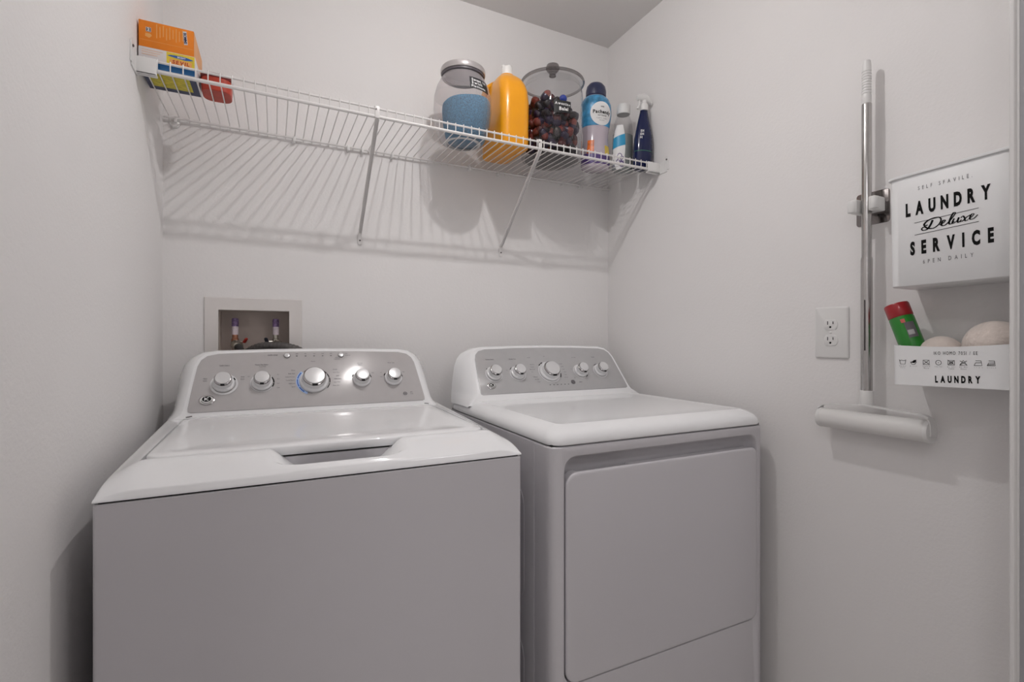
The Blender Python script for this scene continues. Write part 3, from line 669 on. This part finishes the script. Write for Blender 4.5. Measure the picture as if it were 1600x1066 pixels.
# glass jar of blue powder
J1 = [(.058, .0), (.068, .004), (.078, .022), (.087, .060), (.0910, .100), (.0895, .140), (.0815, .170), (.0690, .195), (.0630, .203), (.0625, .208)]
def J1R(h):
    return interp([(h_, r_) for r_, h_ in J1], h)
j1 = thing('powder_jar', 'round glass jar half full of blue powder with a black label and grey lid', 'jar')
J1U = [(r_, h_) for r_, h_ in J1 if h_ >= .14]; J1L = [(r_, h_) for r_, h_ in J1 if h_ <= .14]
jb = obj('jar_body', lathe(BM(), J1L, seg=56, cap1=False), 'milky', j1, sharp=1.2)
obj('jar_shoulder', lathe(BM(), J1U, seg=56, cap0=False, cap1=False), 'milky2', jb, sharp=1.2)
obj('base_ring', lathe(BM(), [(.050, -.0022), (.056, -.0024), (.0585, -.0006), (.0495, -.0006), (.0470, -.0018)], seg=48, cap0=False, cap1=False), 'knob_cap', jb)
bm = BM(); hs = [(.054, .003), (.065, .008), (.074, .022), (.083, .060), (.0868, .100)]
PX_ = lambda r, i: (.012+r*.86*math.cos(2*PI*i/56), r*.97*math.sin(2*PI*i/56))
rings = [[(*PX_(r, i), h) for i in range(56)] for r, h in hs]
def topz(x, y): return .122+.05*x-.04*y+.004*math.sin(30*x+2)*math.cos(27*y)
for fr_ in (.0860, .0840, .06, .03, .004):
    rings.append([(*PX_(fr_, i), topz(*PX_(fr_, i))+(0 if fr_ < .086 else -.002)) for i in range(56)])
pw = obj('detergent_powder', loft(BM(), rings), 'powder', sharp=1.3)
lid1 = obj('jar_lid', lathe(BM(), [(.0600, .2105), (.0690, .2115), (.0700, .2150), (.0700, .2250), (.0680, .2290), (.0640, .2305), (.0600, .2300)], seg=48, cap0=False, cap1=False), 'lidgrey', j1)
obj('lid_top', lathe(BM(), [(.0600, .2300), (.03, .2315), (.001, .2316)], seg=48, cap0=False), 'lidgrey', lid1)
obj('gasket', lathe(BM(), [(.0620, .2035), (.0672, .2045), (.0676, .2100), (.0650, .2112)], seg=48, cap0=False, cap1=False), 'gasket', lid1)
bm = BM(); cyl_decal(bm, J1R, .1370, .1750, 264, 310, 12, 6, .0008); obj('label', bm, 'chalk', j1)['label'] = 'black label'
bm = BM()
wrap_text(bm, J1R, 'Sweet', 279, 22, .1620, .0080, .035); wrap_text(bm, J1R, 'Swish', 280, 24, .1515, .0080, .035); wrap_text(bm, J1R, 'Platinums', 283, 32, .1410, .0072, .03); wrap_text(bm, J1R, 'THE', 299, 10, .1620, .0060, .02)
obj('label_lettering', bm, 'whiteink', j1)
seat(j1, .5365, 1.4585, 0, .0025)
pw.location = j1.location; pw.rotation_euler = j1.rotation_euler
tag(pw, 'bright blue laundry powder filling the lower half of the left glass jar', 'powder'); pw['kind'] = 'stuff'

# orange detergent jug
jg = thing('detergent_jug', 'orange plastic detergent jug with a white spout between the two glass jars', 'jug')
def jr(hx, hy, z, r, ox=0, oy=0): return [(x+ox, y+oy, z) for x, y in rrect(-hx, hx, -hy, hy, r, 7)]
bm = loft(BM(), [jr(.044, .086, 0, .02), jr(.0485, .092, .003, .024), jr(.0500, .094, .012, .026), jr(.0500, .094, .052, .026), jr(.0497, .0937, .058, .026), jr(.0497, .0937, .066, .026), jr(.0502, .094, .074, .027),
                 jr(.0505, .094, .150, .028), jr(.0500, .086, .190, .030), jr(.0485, .074, .215, .032), jr(.043, .058, .236, .032, .001), jr(.033, .040, .250, .028, .003), jr(.0245, .026, .256, .0240, .004), jr(.0230, .0245, .262, .0225, .004)])
jo = obj('jug_body', bm, 'orange_jug', jg, sharp=1.1)
obj('handle', tube(BM(), catmull([(-.030, .020, .236), (-.0500, .040, .222), (-.0560, .060, .190), (-.0545, .070, .150), (-.0500, .068, .110), (-.044, .060, .095)], 8), .0110, 14), 'orange_jug', jg)
cp = obj('spout_cap', lathe(BM(), [(.0215, .262), (.0215, .268), (.0195, .270), (.0190, .288), (.0175, .290)], (.005, 0, 0), seg=28), 'jugcap', jg)
obj('spout', lathe(BM(), [(.010, .289), (.0105, .297), (.0085, .298)], (.012, 0, 0), seg=16), 'jugcap', cp)
obj('spout_lug', lathe(BM(), [(.007, .289), (.0065, .295), (.005, .296)], (-.008, 0, 0), seg=12), 'jugcap', cp)
seat(jg, .6975, 1.4860, 0, .0014)

# large glass jar of pods
J2 = [(.094, .0), (.101, .004), (.104, .012), (.105, .030), (.105, .215), (.103, .235), (.097, .248), (.094, .254), (.094, .262)]
def J2R(h): return interp([(h_, r_) for r_, h_ in J2], h)
j2 = thing('pod_jar', 'large clear glass canister full of laundry pods with a domed glass lid', 'jar')
obj('jar_body', lathe(BM(), J2, seg=64, cap1=False), 'glass', j2, sharp=1.2)
obj('base_glass', lathe(BM(), [(.088, .001), (.094, .006), (.088, .009)], seg=48), 'glass_edge', j2)
jl = obj('jar_lid', lathe(BM(), [(.095, .262), (.1075, .264), (.1095, .268), (.1075, .272), (.097, .277), (.070, .288), (.035, .294), (.014, .296)], seg=64), 'glass', j2, sharp=1.0)
obj('lid_rim', lathe(BM(), [(.1050, .2625), (.1095, .2645), (.1108, .268), (.1095, .2715), (.1060, .2725)], seg=64, cap0=False, cap1=False), 'glass_edge', jl)
obj('lid_knob', lathe(BM(), [(.012, .294), (.011, .303), (.020, .312), (.0245, .321), (.0210, .331), (.010, .336), (.001, .3365)], seg=32), 'glass_edge', jl)
bm = BM(); cyl_decal(bm, J2R, .127, .166, 243, 275, 12, 3, .0008); obj('label', bm, 'chalk', j2)['label'] = 'black label'
bm = BM(); wrap_text(bm, J2R, 'Awesting', 259, 29, .1515, .0085, .02, rz=.06); wrap_text(bm, J2R, 'Balel', 261, 17, .1345, .0105, .03); obj('label_lettering', bm, 'whiteink', j2)
seat(j2, .8680, 1.4680)
Mj = Matrix.Translation(j2.location) @ Matrix.Rotation(TILT, 4, 'X')
def pod_mesh(name, mats):
    bm = BM(); bmesh.ops.create_uvsphere(bm, u_segments=16, v_segments=10, radius=1)
    for v in bm.verts:
        x, y, z = v.co
        sx_ = math.copysign(abs(x)**.6, x); sy_ = math.copysign(abs(y)**.6, y)
        v.co = Vector((sx_*.0200, sy_*.0162, z*.0130*(1-.25*max(abs(sx_), abs(sy_))**4)))
    for f in bm.faces:
        f.material_index = 0 if f.calc_center_median().x < .002 else 1
    return obj(name, bm, mats, sharp=1.6)
kinds = [('pod_p', 'pod_r'), ('pod_c', 'pod_p'), ('pod_r', 'pod_c'), ('pod_p', 'pod_o'), ('pod_c', 'pod_c'), ('pod_r', 'pod_o')]
firsts = {}
KL = ['purple and maroon', 'smoky and purple', 'maroon and smoky', 'purple and salmon', 'all smoky dark', 'maroon and salmon']
spots = []
tries = 0
while len(spots) < 150 and tries < 60000:
    tries += 1
    z = random.uniform(.031, .198); rr2 = .079*math.sqrt(random.random()); th = random.uniform(0, 2*PI)
    p = Vector((rr2*math.cos(th), rr2*math.sin(th), z))
    if z > .165+.03*math.sin(th*2+.6)+.01*math.sin(th*5): continue
    if rr2 < .045 and .05 < z < .13: continue
    if all((p-q).length > .0240 for q in spots): spots.append(p)
for n_, p in enumerate(spots):
    k_ = n_ % len(kinds)
    if k_ not in firsts: o = pod_mesh('laundry_pod', kinds[k_]); firsts[k_] = o
    else: o = firsts[k_].copy(); COL.objects.link(o)
    tag(o, KL[k_]+' laundry pod heaped inside the large glass canister', 'laundry pod', 'laundry pods in the large glass canister')
    o.location = Mj @ p; o.rotation_euler = (random.uniform(0, 6), random.uniform(0, 6), random.uniform(0, 6))
bm = BM(); bmesh.ops.create_uvsphere(bm, u_segments=20, v_segments=12, radius=.0135)
o = obj('laundry_pod', bm, 'pod_b'); o.location = Mj @ Vector((.010, -.055, .197))
tag(o, 'round bright blue pod on top of the heap in the glass canister', 'laundry pod')

# scent booster bottle
bt = thing('scent_booster_bottle', 'waisted bottle with slate blue cap and round white label, right of the glass canister', 'bottle')
BT = [(.040, 0), (.050, .004), (.054, .015), (.052, .060), (.0475, .105), (.0475, .130), (.053, .165), (.0575, .200), (.0565, .232), (.048, .252), (.038, .262), (.034, .266)]
def BTR(h): return interp([(h_, r_) for r_, h_ in BT], h)
b0 = obj('bottle_body', lathe(BM(), BT, seg=44, sy=.82), 'clearpink', bt, sharp=1.2)
obj('bottle_cap', lathe(BM(), [(.0345, .2645), (.0375, .268), (.0375, .285), (.034, .301), (.025, .312), (.012, .3165), (.001, .317)], seg=36, sy=.85), 'navycap', bt)
bm = BM(); cyl_decal(bm, BTR, .150, .262, 175, 365, 30, 12, .0007, sy=.82); obj('shrink_sleeve', bm, 'aqua', bt)['label'] = 'aqua and blue sleeve'
bm = BM(); cyl_decal(bm, BTR, .014, .050, 178, 362, 30, 5, .0007, sy=.82); obj('lower_sleeve', bm, 'lilacdark', bt)
bm = BM(); cyl_decal(bm, BTR, .050, .098, 215, 245, 8, 4, .0009, sy=.82); obj('flame_print', bm, 'flame', bt)
bm = BM(); cyl_decal(bm, BTR, .050, .082, 292, 325, 8, 4, .0009, sy=.82); obj('yellow_print', bm, 'yellowp', bt)
bm = BM(); prev_ = None
for q_ in range(9):
    f_ = max(.02, q_/8); row = []
    for i in range(32):
        t_ = 2*PI*i/32; hh = .191+.041*f_*math.sin(t_); th = math.radians(274+44*f_*math.cos(t_)); r = BTR(hh)+.0016; row.append(bm.verts.new((r*math.cos(th), r*.82*math.sin(th), hh)))
    if prev_:
        for i in range(32): bm.faces.new((prev_[i], row[i], row[(i+1) % 32], prev_[(i+1) % 32]))
    else: bm.faces.new(row)
    prev_ = row
obj('label', bm, 'whiteink', bt)['label'] = 'round white label'
bm = BM(); BTL = lambda h: BTR(h)+.0012
for t_, dg, z_, hg, bo in (('Pachendy', 70, .190, .0115, .03), ('INTENSE', 34, .181, .004, .03), ('FABRIC SCENT', 44, .172, .003, 0), ('BEADS', 20, .165, .003, 0), ('HHK', 14, .211, .005, .02)): wrap_text(bm, BTL, t_, 275, dg, z_, hg, bo, .0012, sy=.82)
obj('label_lettering', bm, 'ink', bt)
seat(bt, 1.0600, 1.4780, -.2)

# clear bottle with white cap
cbt = thing('clear_bottle', 'clear bottle of cloudy liquid with white cap and blue white label', 'bottle')
CB = [(.036, 0), (.041, .004), (.0425, .015), (.043, .090), (.0415, .130), (.036, .176), (.027, .202), (.0205, .213), (.0200, .218)]
def CBR(h): return interp([(h_, r_) for r_, h_ in CB], h)
obj('bottle_body', lathe(BM(), CB, seg=40, sy=.72), 'glass', cbt, sharp=1.2)
obj('liquid', lathe(BM(), [(.034, .003), (.0400, .008), (.0412, .090), (.0402, .120), (.0385, .136), (.001, .1365)], seg=40, sy=.70), 'liquid', cbt)
obj('bottle_cap', lathe(BM(), [(.0235, .212), (.0245, .215), (.0245, .243), (.0230, .246), (.001, .2465)], seg=32), 'plastic', cbt)
def cb_label(name, m, h0, h1, a0, a1, slope=0, off=.0009):
    bm = BM(); g = []
    for j in range(9):
        h = h0+(h1-h0)*j/8; row = []
        s = math.sin(PI*(.06+.88*(h-.004)/.168))**.5
        for i in range(11):
            th = math.radians(228+(a0+(a1-a0)*i/10)*s); hh = h+slope*(i/10-.5); r = CBR(hh)+off
            row.append(bm.verts.new((r*math.cos(th), r*.72*math.sin(th), hh)))
        g.append(row)
    for j in range(8):
        for i in range(10): bm.faces.new((g[j][i], g[j][i+1], g[j+1][i+1], g[j+1][i]))
    return obj(name, bm, m, cbt)
cb_label('label', 'whiteink', .004, .165, -42, 30)['label'] = 'white oval label'
cb_label('blue_band', 'cyan', .085, .125, -42, 30, .014, .0013)
bm = BM()
for i, (x, z) in enumerate(((230, .052), (246, .040), (222, .030), (240, .022), (232, .040))):
    for k_ in range(8):
        t0 = 2*PI*k_/8; t1 = 2*PI*(k_+1)/8; v = []
        for t_, rr_2 in ((t0, 1), (t1, 1), (t1, .7), (t0, .7)):
            hh = z+.010*rr_2*math.sin(t_); th = math.radians(x+13*rr_2*math.cos(t_)); r = CBR(hh)+.0016; v.append(bm.verts.new((r*math.cos(th), r*.72*math.sin(th), hh)))
        bm.faces.new(v)
obj('swirl_print', bm, 'lilacdark', cbt)
seat(cbt, 1.1630, 1.4500, -.1)

# navy spray bottle
sp = thing('spray_bottle', 'navy blue spray bottle with white trigger head at the right end of the shelf', 'spray bottle')
SP = [(.035, 0), (.0385, .004), (.0395, .020), (.0390, .070), (.0365, .110), (.0290, .150), (.0210, .185), (.0155, .208), (.0140, .215)]
def SPR(h): return interp([(h_, r_) for r_, h_ in SP], h)
obj('bottle_body', lathe(BM(), SP, seg=40, sy=.70), 'spray', sp, sharp=1.2)
nk = obj('collar', lathe(BM(), [(.0150, .212), (.0155, .215), (.0150, .232), (.0125, .236)], seg=24), 'plastic', sp)
bm = BM()
hd = [((-.034, 0, .252), .006, .008), ((-.024, 0, .256), .0085, .011), ((-.005, 0, .259), .0105, .0145), ((.012, 0, .258), .0105, .0135), ((.026, 0, .250), .009, .009), ((.033, 0, .243), .006, .005)]
loft(bm, [[Vector(c)+Vector((0, a*math.cos(2*PI*i/18), b*math.sin(2*PI*i/18))) for i in range(18)] for c, a, b in hd])
lathe(bm, [(.0100, .234), (.0095, .250)], seg=18)
obj('spray_head', bm, 'plastic', sp)
obj('trigger', tube(BM(), catmull([(-.018, 0, .250), (-.024, 0, .240), (-.024, 0, .228), (-.030, 0, .214)], 6), .0035, 8), 'plastic', sp)
bm = BM(); cyl_decal(bm, SPR, .060, .0615, 180, 360, 28, 1, .0008, sy=.70); obj('green_stripe', bm, 'greenp', sp)
bm = BM()
for s, a, z in (('EH', 232, .128), ('EH', 231, .116), ('H', 230, .104)): wrap_text(bm, SPR, s, a, 22, z, .008, .04, .0012, sy=.70)
obj('lettering', bm, 'whiteink', sp)
bm = BM()
for i in range(8): wrap_text(bm, SPR, 'MKIDASTI'[i], 303+i*.8, 16, .020+i*.0185, .011, .05, .0012, sy=.70)
obj('side_lettering', bm, 'grey_ink', sp)
seat(sp, 1.2075, 1.3900)

# ------------------------------------------------------------------ right wall: socket, pole roller, boxes
WXR = XR
sk = thing('wall_outlet', 'white double socket plate on the right wall beside the roller pole', 'outlet', (WXR, .743, 1.163))
FW = fr((WXR, .743, 1.1625), (0, -1, 0), (0, 0, 1))          # faces into the room
hw, hh_ = .0405, .0640
def pl(i, h, r=.004): return [at(FW, a, b, h) for a, b in rrect(-hw+i, hw-i, -hh_+i, hh_-i, r, 4)]
obj('cover_plate', loft(BM(), [pl(0, 0), pl(0, .003), pl(.0015, .0050), pl(.004, .0062)]), 'plastic', sk)
for b in (.0195, -.0195):
    pts0 = [(a*.0172, b+max(-.0132, min(.0132, c*.0172))) for a, c in [(math.cos(2*PI*i/36), math.sin(2*PI*i/36)) for i in range(36)]]
    rc = obj('receptacle', loft(BM(), [[at(FW, a, c, .0055) for a, c in pts0], [at(FW, a, c, .0072) for a, c in pts0], [at(FW, a*.95, b+(c-b)*.95, .0078) for a, c in pts0]]), 'plastic', sk)
    bm = BM(); strip(bm, FW, -.0075, -.0055, b, b+.0085, .0081); strip(bm, FW, .0055, .0075, b+.001, b+.0078, .0081); disc(bm, FW, 0, b-.006, .0026, .0081)
    obj('slots', bm, 'ink', rc)
obj('screw', lathe(BM(), [(.003, .006), (.003, .0072), (.001, .0078)], at(FW, 0, 0, 0), FW[3], 12), 'plastic', sk)

# wall mounted clip that grips the pole
PX, PY = 1.215, .6465
hl = thing('broom_holder', 'square mirror steel wall plate with white clips gripping the roller pole', 'holder', (WXR, .651, 1.45))
FH = fr((WXR, .651, 1.4495), (0, -1, 0), (0, 0, 1))
def hp(i, h): return [at(FH, a, b, h) for a, b in rrect(-.0350+i, .0350-i, -.0380+i, .0380-i, .007, 5)]
obj('steel_plate', loft(BM(), [hp(0, 0), hp(0, .0012), hp(.0006, .0018)]), 'darksteel', hl)
bm = BM(); box(bm, WXR-.018, WXR-.0018, PY-.022, PY+.022, 1.437, 1.463, .002); obj('clip_base', bm, 'plastic', hl)
for s in (-1, 1):
    ya, yb2 = sorted((PY+s*.0118, PY+s*.027))
    bm = box(BM(), PX-.018, WXR-.012, ya, yb2, 1.434, 1.466, .0035, 3)
    c_ = obj('clip_arm', bm, 'plastic', hl)
    ya, yb2 = sorted((PY+s*.014, PY+s*.029))
    obj('clip_roller', lathe(BM(), [(.0085, -.013), (.0095, -.011), (.0095, .011), (.0085, .013)], (PX-.014, PY+s*.0225, 1.450), (0, 0, 1), 20), 'plastic', c_)

# floor roller on its telescopic pole
lr = thing('lint_roller_mop', 'long handled sticky roller with steel pole and white roller head on the right wall', 'lint roller', (PX, PY, .93))
pr = [(.0088, 1.690), (.0092, 1.692)]
for i in range(9): pr += [(.0094, 1.700+i*.0062), (.0084, 1.7025+i*.0062), (.0084, 1.7045+i*.0062), (.0094, 1.7057+i*.0062)]
pr += [(.0090, 1.760), (.0088, 1.772), (.0075, 1.779), (.004, 1.782), (.0005, 1.7825)]
obj('grip', lathe(BM(), [(.0088, 1.672)]+pr, (PX, PY, 0), seg=24), 'plastic', lr)
obj('upper_pole', lathe(BM(), [(.0098, 1.33), (.0098, 1.680), (.0090, 1.682)], (PX, PY, 0), seg=28), 'steel', lr)
lp = obj('lower_pole', lathe(BM(), [(.0114, 1.025), (.0114, 1.326), (.0106, 1.332)], (PX, PY, 0), seg=28), 'steel', lr)
bm = BM(); box(bm, PX-.0128, PX-.0110, PY-.0035, PY-.0010, 1.12, 1.235, .0006); obj('pole_slot', bm, 'screw', lp)
bm = lathe(BM(), [(.0137, .9935), (.0137, 1.010), (.0137, 1.027), (.0128, 1.029)], (PX, PY, 0), seg=28)
obj('pole_socket', bm, 'plastic', lr)
RY0, RY1, RZ, RXc = .526, .746, .9550, 1.2125
# yoke: a thin plate over the roller that bends down at both ends
prof = [(p[0], p[1]) for p in [(v.x, v.y) for v in catmull([Vector((a, b, 0)) for a, b in [(RY1+.005, RZ-.002), (RY1+.006, RZ+.014), (RY1+.002, RZ+.0260), (RY1-.010, RZ+.0330), (.700, RZ+.0355), (.670, RZ+.0385), (PY, RZ+.041), (.622, RZ+.0385), (.590, RZ+.0355), (RY0+.016, RZ+.0335), (RY0+.001, RZ+.0280), (RY0-.005, RZ+.014), (RY0-.006, RZ-.008)]], 5)]]
bm = BM(); secs = []
for i, (y, z) in enumerate(prof):
    a = prof[max(0, i-1)]; b = prof[min(len(prof)-1, i+1)]; t_ = Vector((0, b[0]-a[0], b[1]-a[1])).normalized(); n_ = Vector((0, -t_.z, t_.y)); 
    wdt = .0060+.007*math.exp(-((y-PY)/.02)**2)+(.006 if (i < 10 or i > len(prof)-11) else 0)
    c_ = Vector((RXc, y, z)); secs.append([c_+Vector((-wdt, 0, 0))-n_*.0015, c_+Vector((-wdt, 0, 0))+n_*.0015, c_+Vector((wdt, 0, 0))+n_*.0015, c_+Vector((wdt, 0, 0))-n_*.0015])
loft(bm, secs)
obj('yoke', bm, 'plastic', lr, sharp=.8)
rl = obj('roller', lathe(BM(), [(.0220, 0), (.0228, .0015), (.0228, RY1-RY0-.0015), (.0220, RY1-RY0)], (RXc, RY0, RZ), (0, 1, 0), 44), 'paper', lr)
for y, s in ((RY0, -1), (RY1, 1)): obj('end_cap', lathe(BM(), [(.0232, -s*.004), (.0240, 0), (.0228, s*.0035), (.016, s*.0045), (.001, s*.0047)], (RXc, y, RZ), (0, 1, 0), 40), 'plastic', rl)

# upper storage box with the printed front
sb = thing('storage_box', 'upper white wall box printed Laundry Deluxe Service on the right wall', 'storage box', (WXR, .465, 1.25))
SY0, SY1, SX = .370, .5545, 1.1405
bz0, bz1 = 1.2505, 1.472
def sbr(i, z, r=.012): return [(x, y, z) for x, y in rrect(SX+i, WXR, SY0+i, SY1+.012-i, (r, .001, .001, r+.008), 6)]
obj('box_shell', loft(BM(), [sbr(.0015, bz0), sbr(0, bz0+.0015), sbr(0, bz1-.004), sbr(.0005, bz1-.003)]), 'sign', sb, sharp=.8)
def slr(i, z): return [(x, y, z) for x, y in rrect(SX-.004+i, WXR, SY0-.002+i, SY1+.0135-i, (.012, .001, .001, .018), 6)]
obj('lid', loft(BM(), [slr(.001, bz1-.0028), slr(0, bz1-.002), slr(0, bz1+.0015), slr(.001, bz1+.0025)]), 'sign', sb)
FS = fr((SX, SY1, 0), (0, -1, 0), (0, 0, 1))                   # a runs from the far edge toward the doorway
def ya(y): return SY1-y
bm = BM(); H_ = .0005
text(bm, FS, 'LAUNDRY', ya(.5335), ya(.4040), 1.3905, .0236, .47, .055, H_, tilt=.02)
text(bm, FS, 'SERVICE', ya(.5270), ya(.4010), 1.3125, .0236, .47, .055, H_, tilt=.02)
ribbon(bm, FS, [(ya(.5190), 1.3740), (ya(.4210), 1.3790)], .0009, H_, False); ribbon(bm, FS, [(ya(.5190), 1.3500), (ya(.4210), 1.3545)], .0009, H_, False)
# the script word
def S(pts, wd=.0032, cal=.5): ribbon(bm, FS, [(ya(.508)+x*.00098+.16*y*.001, 1.3555+y*.00090+x*.00004) for x, y in pts], wd, H_, True, False, cal)
S([(16, 19), (14, 10), (10, 2), (3, 1), (0, 5), (4, 8), (11, 3), (20, 1), (27, 6), (30, 14), (27, 21), (18, 23), (8, 20), (3, 14), (5, 10), (9, 11)])
S([(29, 5), (35, 8), (37, 12), (34, 13), (32, 8), (33, 3), (38, 2), (43, 7)], .0027)
S([(42, 5), (47, 13), (51, 22), (48, 24), (45, 15), (44, 5), (47, 2), (52, 6)], .0027)
S([(51, 12), (49, 5), (51, 2), (56, 6), (58, 12)], .0022); S([(58, 12), (57, 5), (59, 2), (63, 6)], .0027)
S([(61, 10), (64, 13), (67, 8), (69, 2), (73, 3)], .0022); S([(75, 12), (70, 9), (65, 3), (61, 2)], .0020)
S([(73, 4), (78, 8), (80, 12), (77, 13), (75, 8), (76, 3), (81, 3), (86, 9)], .0022)
obj('lettering', bm, 'ink', sb)
bm = BM(); text(bm, FS, 'SELF SFAVILE.', ya(.5120), ya(.4290), 1.4375, .0072, .62, 0, H_, tilt=.0); obj('small_lettering', bm, 'grey_ink', sb)
bm = BM(); text(bm, FS, '6PEN DAILY', ya(.5060), ya(.4295), 1.2915, .0076, .62, .0, H_, tilt=.01)
obj('small_lettering', bm, 'grey_ink', sb)

sb.location.z += .002; sb.location.y -= .001; sb.rotation_euler = (-.015, 0, 0)

# lower open caddy
cy = thing('wall_caddy', 'lower open white wall caddy printed with care symbols and Laundry', 'caddy', (WXR, .46, 1.05))
cz0, cz1 = 1.0515, 1.1325
# subdivide the front so that its top edge can dip
def dens(ringpts, n=14):
    out = []
    for i in range(len(ringpts)):
        a = Vector(ringpts[i]); b = Vector(ringpts[(i+1) % len(ringpts)])
        out.append(a)
        if (a-b).length > .1:
            for k_ in range(1, n): out.append(a.lerp(b, k_/n))
    for v in out:
        if v.z > 1.12 and v.x < SX+.012: v.z = cz1-.0045*math.sin(PI*max(0, min(1, (v.y-SY0)/(SY1-SY0))))
    return out
def flat(i, z, r=.012): return [(x, y, z) for x, y in rrect(SX+i, WXR-.0005-(i*.3), SY0+i, SY1+.004-i, (r, .001, .001, r), 8)]
bm = loft(BM(), [dens(flat(.001, cz0)), dens(flat(0, cz0+.001)), dens(flat(0, cz1)), dens(flat(.0022, cz1, .010)), dens(flat(.0024, 1.081, .010))])
obj('caddy_shell', bm, 'sign', cy, sharp=.7)
FC = fr((SX, SY1, 0), (0, -1, 0), (0, 0, 1))
bm = BM()
text(bm, FC, 'LAUNDRY', ya(.4860), ya(.4190), 1.0605, .0116, .52, .055, H_, tilt=.03)
obj('lettering', bm, 'ink', cy)
bm = BM(); text(bm, FC, '1KO HOMO 7051 / EE', ya(.4870), ya(.4220), 1.1130, .0062, .6, .0, H_)
def L(pts, wd=.0008, sm_=False, cl=False): ribbon(bm, FC, pts, wd, H_, sm_, cl)
ic = [ya(y) for y in (.5390, .5205, .4995, .4800, .4605, .4425, .4215, .4035)]; bz = 1.0980
def tubicon(c): L([(c-.0055, bz+.0050), (c-.0040, bz-.0040), (c+.0040, bz-.0040), (c+.0055, bz+.0050)]); L([(c-.0050, bz+.0030), (c-.0018, bz+.0040), (c+.001, bz+.0028), (c+.0050, bz+.0038)])
tubicon(ic[0])
L([(ic[1]-.0050, bz+.001), (ic[1]-.0030, bz-.0035), (ic[1]+.0015, bz-.0040), (ic[1]+.0050, bz+.001)], .0008, True); poly(bm, FC, [(ic[1]-.006, bz), (ic[1]-.002, bz+.0015), (ic[1]+.001, bz+.0045), (ic[1]+.005, bz+.0050), (ic[1]+.0042, bz+.001), (ic[1]+.001, bz-.0015), (ic[1]-.002, bz-.0010)], H_)
for c in (ic[2], ic[4]):
    L([(c-.005, bz-.0042), (c+.005, bz-.0042), (c+.005, bz+.0045), (c-.005, bz+.0045), (c-.005, bz-.0042)]); L([(c-.004, bz-.003), (c+.004, bz+.0038)]); L([(c-.004, bz+.0038), (c+.004, bz-.003)])
L([(c-.0055, bz+.0052), (c-.0035, bz+.0038)]); ring(bm, FC, ic[3], bz, .0040, .0048, H_, 20)
disc(bm, FC, ic[3], bz, .0007, H_, 8); ring(bm, FC, ic[4], bz, .0020, .0028, H_, 14)
c = ic[5]; L([(c-.0055, bz-.0042), (c, bz+.0050), (c+.0055, bz-.0042), (c-.0055, bz-.0042)]); L([(c-.005, bz+.004), (c+.005, bz-.0035)]); L([(c+.005, bz+.004), (c-.005, bz-.0035)])
for c in ic[6:]:
    L([(c-.0058, bz-.0042), (c+.0052, bz-.0042), (c+.0040, bz+.0045), (c-.0035, bz+.0045)]); L([(c-.0058, bz-.0042), (c-.0035, bz+.0008), (c+.0043, bz+.0010)])
    if c == ic[7]: L([(c-.0045, bz-.0024), (c+.004, bz-.0020)], .0012)
for i, s in enumerate(('Normal', 'Bleach', 'Tumble', 'Iron Flat', 'Do Not', 'Do Not', 'Iron', 'Steam')): text(bm, FC, s, ic[i]-.0058, ic[i]+.0058, 1.0895, .0019, .7, .0, H_)
for i, s in ((0, 'Only'), (2, 'Warm'), (4, 'Tumble'), (5, 'Bleach')): text(bm, FC, s, ic[i]-.004, ic[i]+.004, 1.0860, .0019, .7, .0, H_)
obj('care_symbols', bm, 'ink', cy)

cy.location.z += .003; cy.rotation_euler = (-.022, 0, 0)
# wool balls and spray can in the caddy
def ball(label, c, r, sx_, sy_, sz_, group=None):
    bm = BM(); bmesh.ops.create_uvsphere(bm, u_segments=40, v_segments=24, radius=r)
    for v in bm.verts:
        n_ = 1+.012*math.sin(v.co.x*90+c[1]*40)*math.cos(v.co.y*75)
        v.co = Vector((v.co.x*sx_*n_, v.co.y*sy_*n_, v.co.z*sz_*n_))
    o = obj('wool_ball', bm, 'wool', sharp=2); o.location = c; tag(o, label, 'dryer ball', 'wool balls in the caddy'); return o
ball('smaller cream wool dryer ball in the caddy beside the green can', (1.196, .5000, 1.1172), .0350, 1, 1.02, .97)
ball('larger cream wool dryer ball in the caddy nearest the doorway', (1.1965, .4185, 1.1330), .0470, .98, 1.0, .985)
can = thing('spray_can', 'green can with red cap leaning in the wall caddy', 'can')
obj('can_body', lathe(BM(), [(.0205, 0), (.0218, .003), (.0218, .104), (.0205, .107)], seg=36), 'can_green', can)
obj('can_cap', lathe(BM(), [(.0212, .1065), (.0220, .108), (.0220, .133), (.0208, .1355), (.001, .1360)], seg=36), 'can_red', can)
CR = lambda h: .0218
bm = BM(); cyl_decal(bm, CR, .058, .091, 205, 250, 12, 3, .0006); obj('grey_print', bm, 'grey_ink', can)
bm = BM(); cyl_decal(bm, CR, .064, .074, 208, 236, 10, 2, .0010); obj('pale_patch', bm, 'silver2', can)
bm = BM(); cyl_decal(bm, CR, .091, .099, 196, 214, 8, 3, .0012); obj('pink_print', bm, 'can_pink', can)
cz_ = 1.0905
can.location = (1.190, .5320, cz_); can.rotation_euler = (math.radians(-19), math.radians(0), 0)
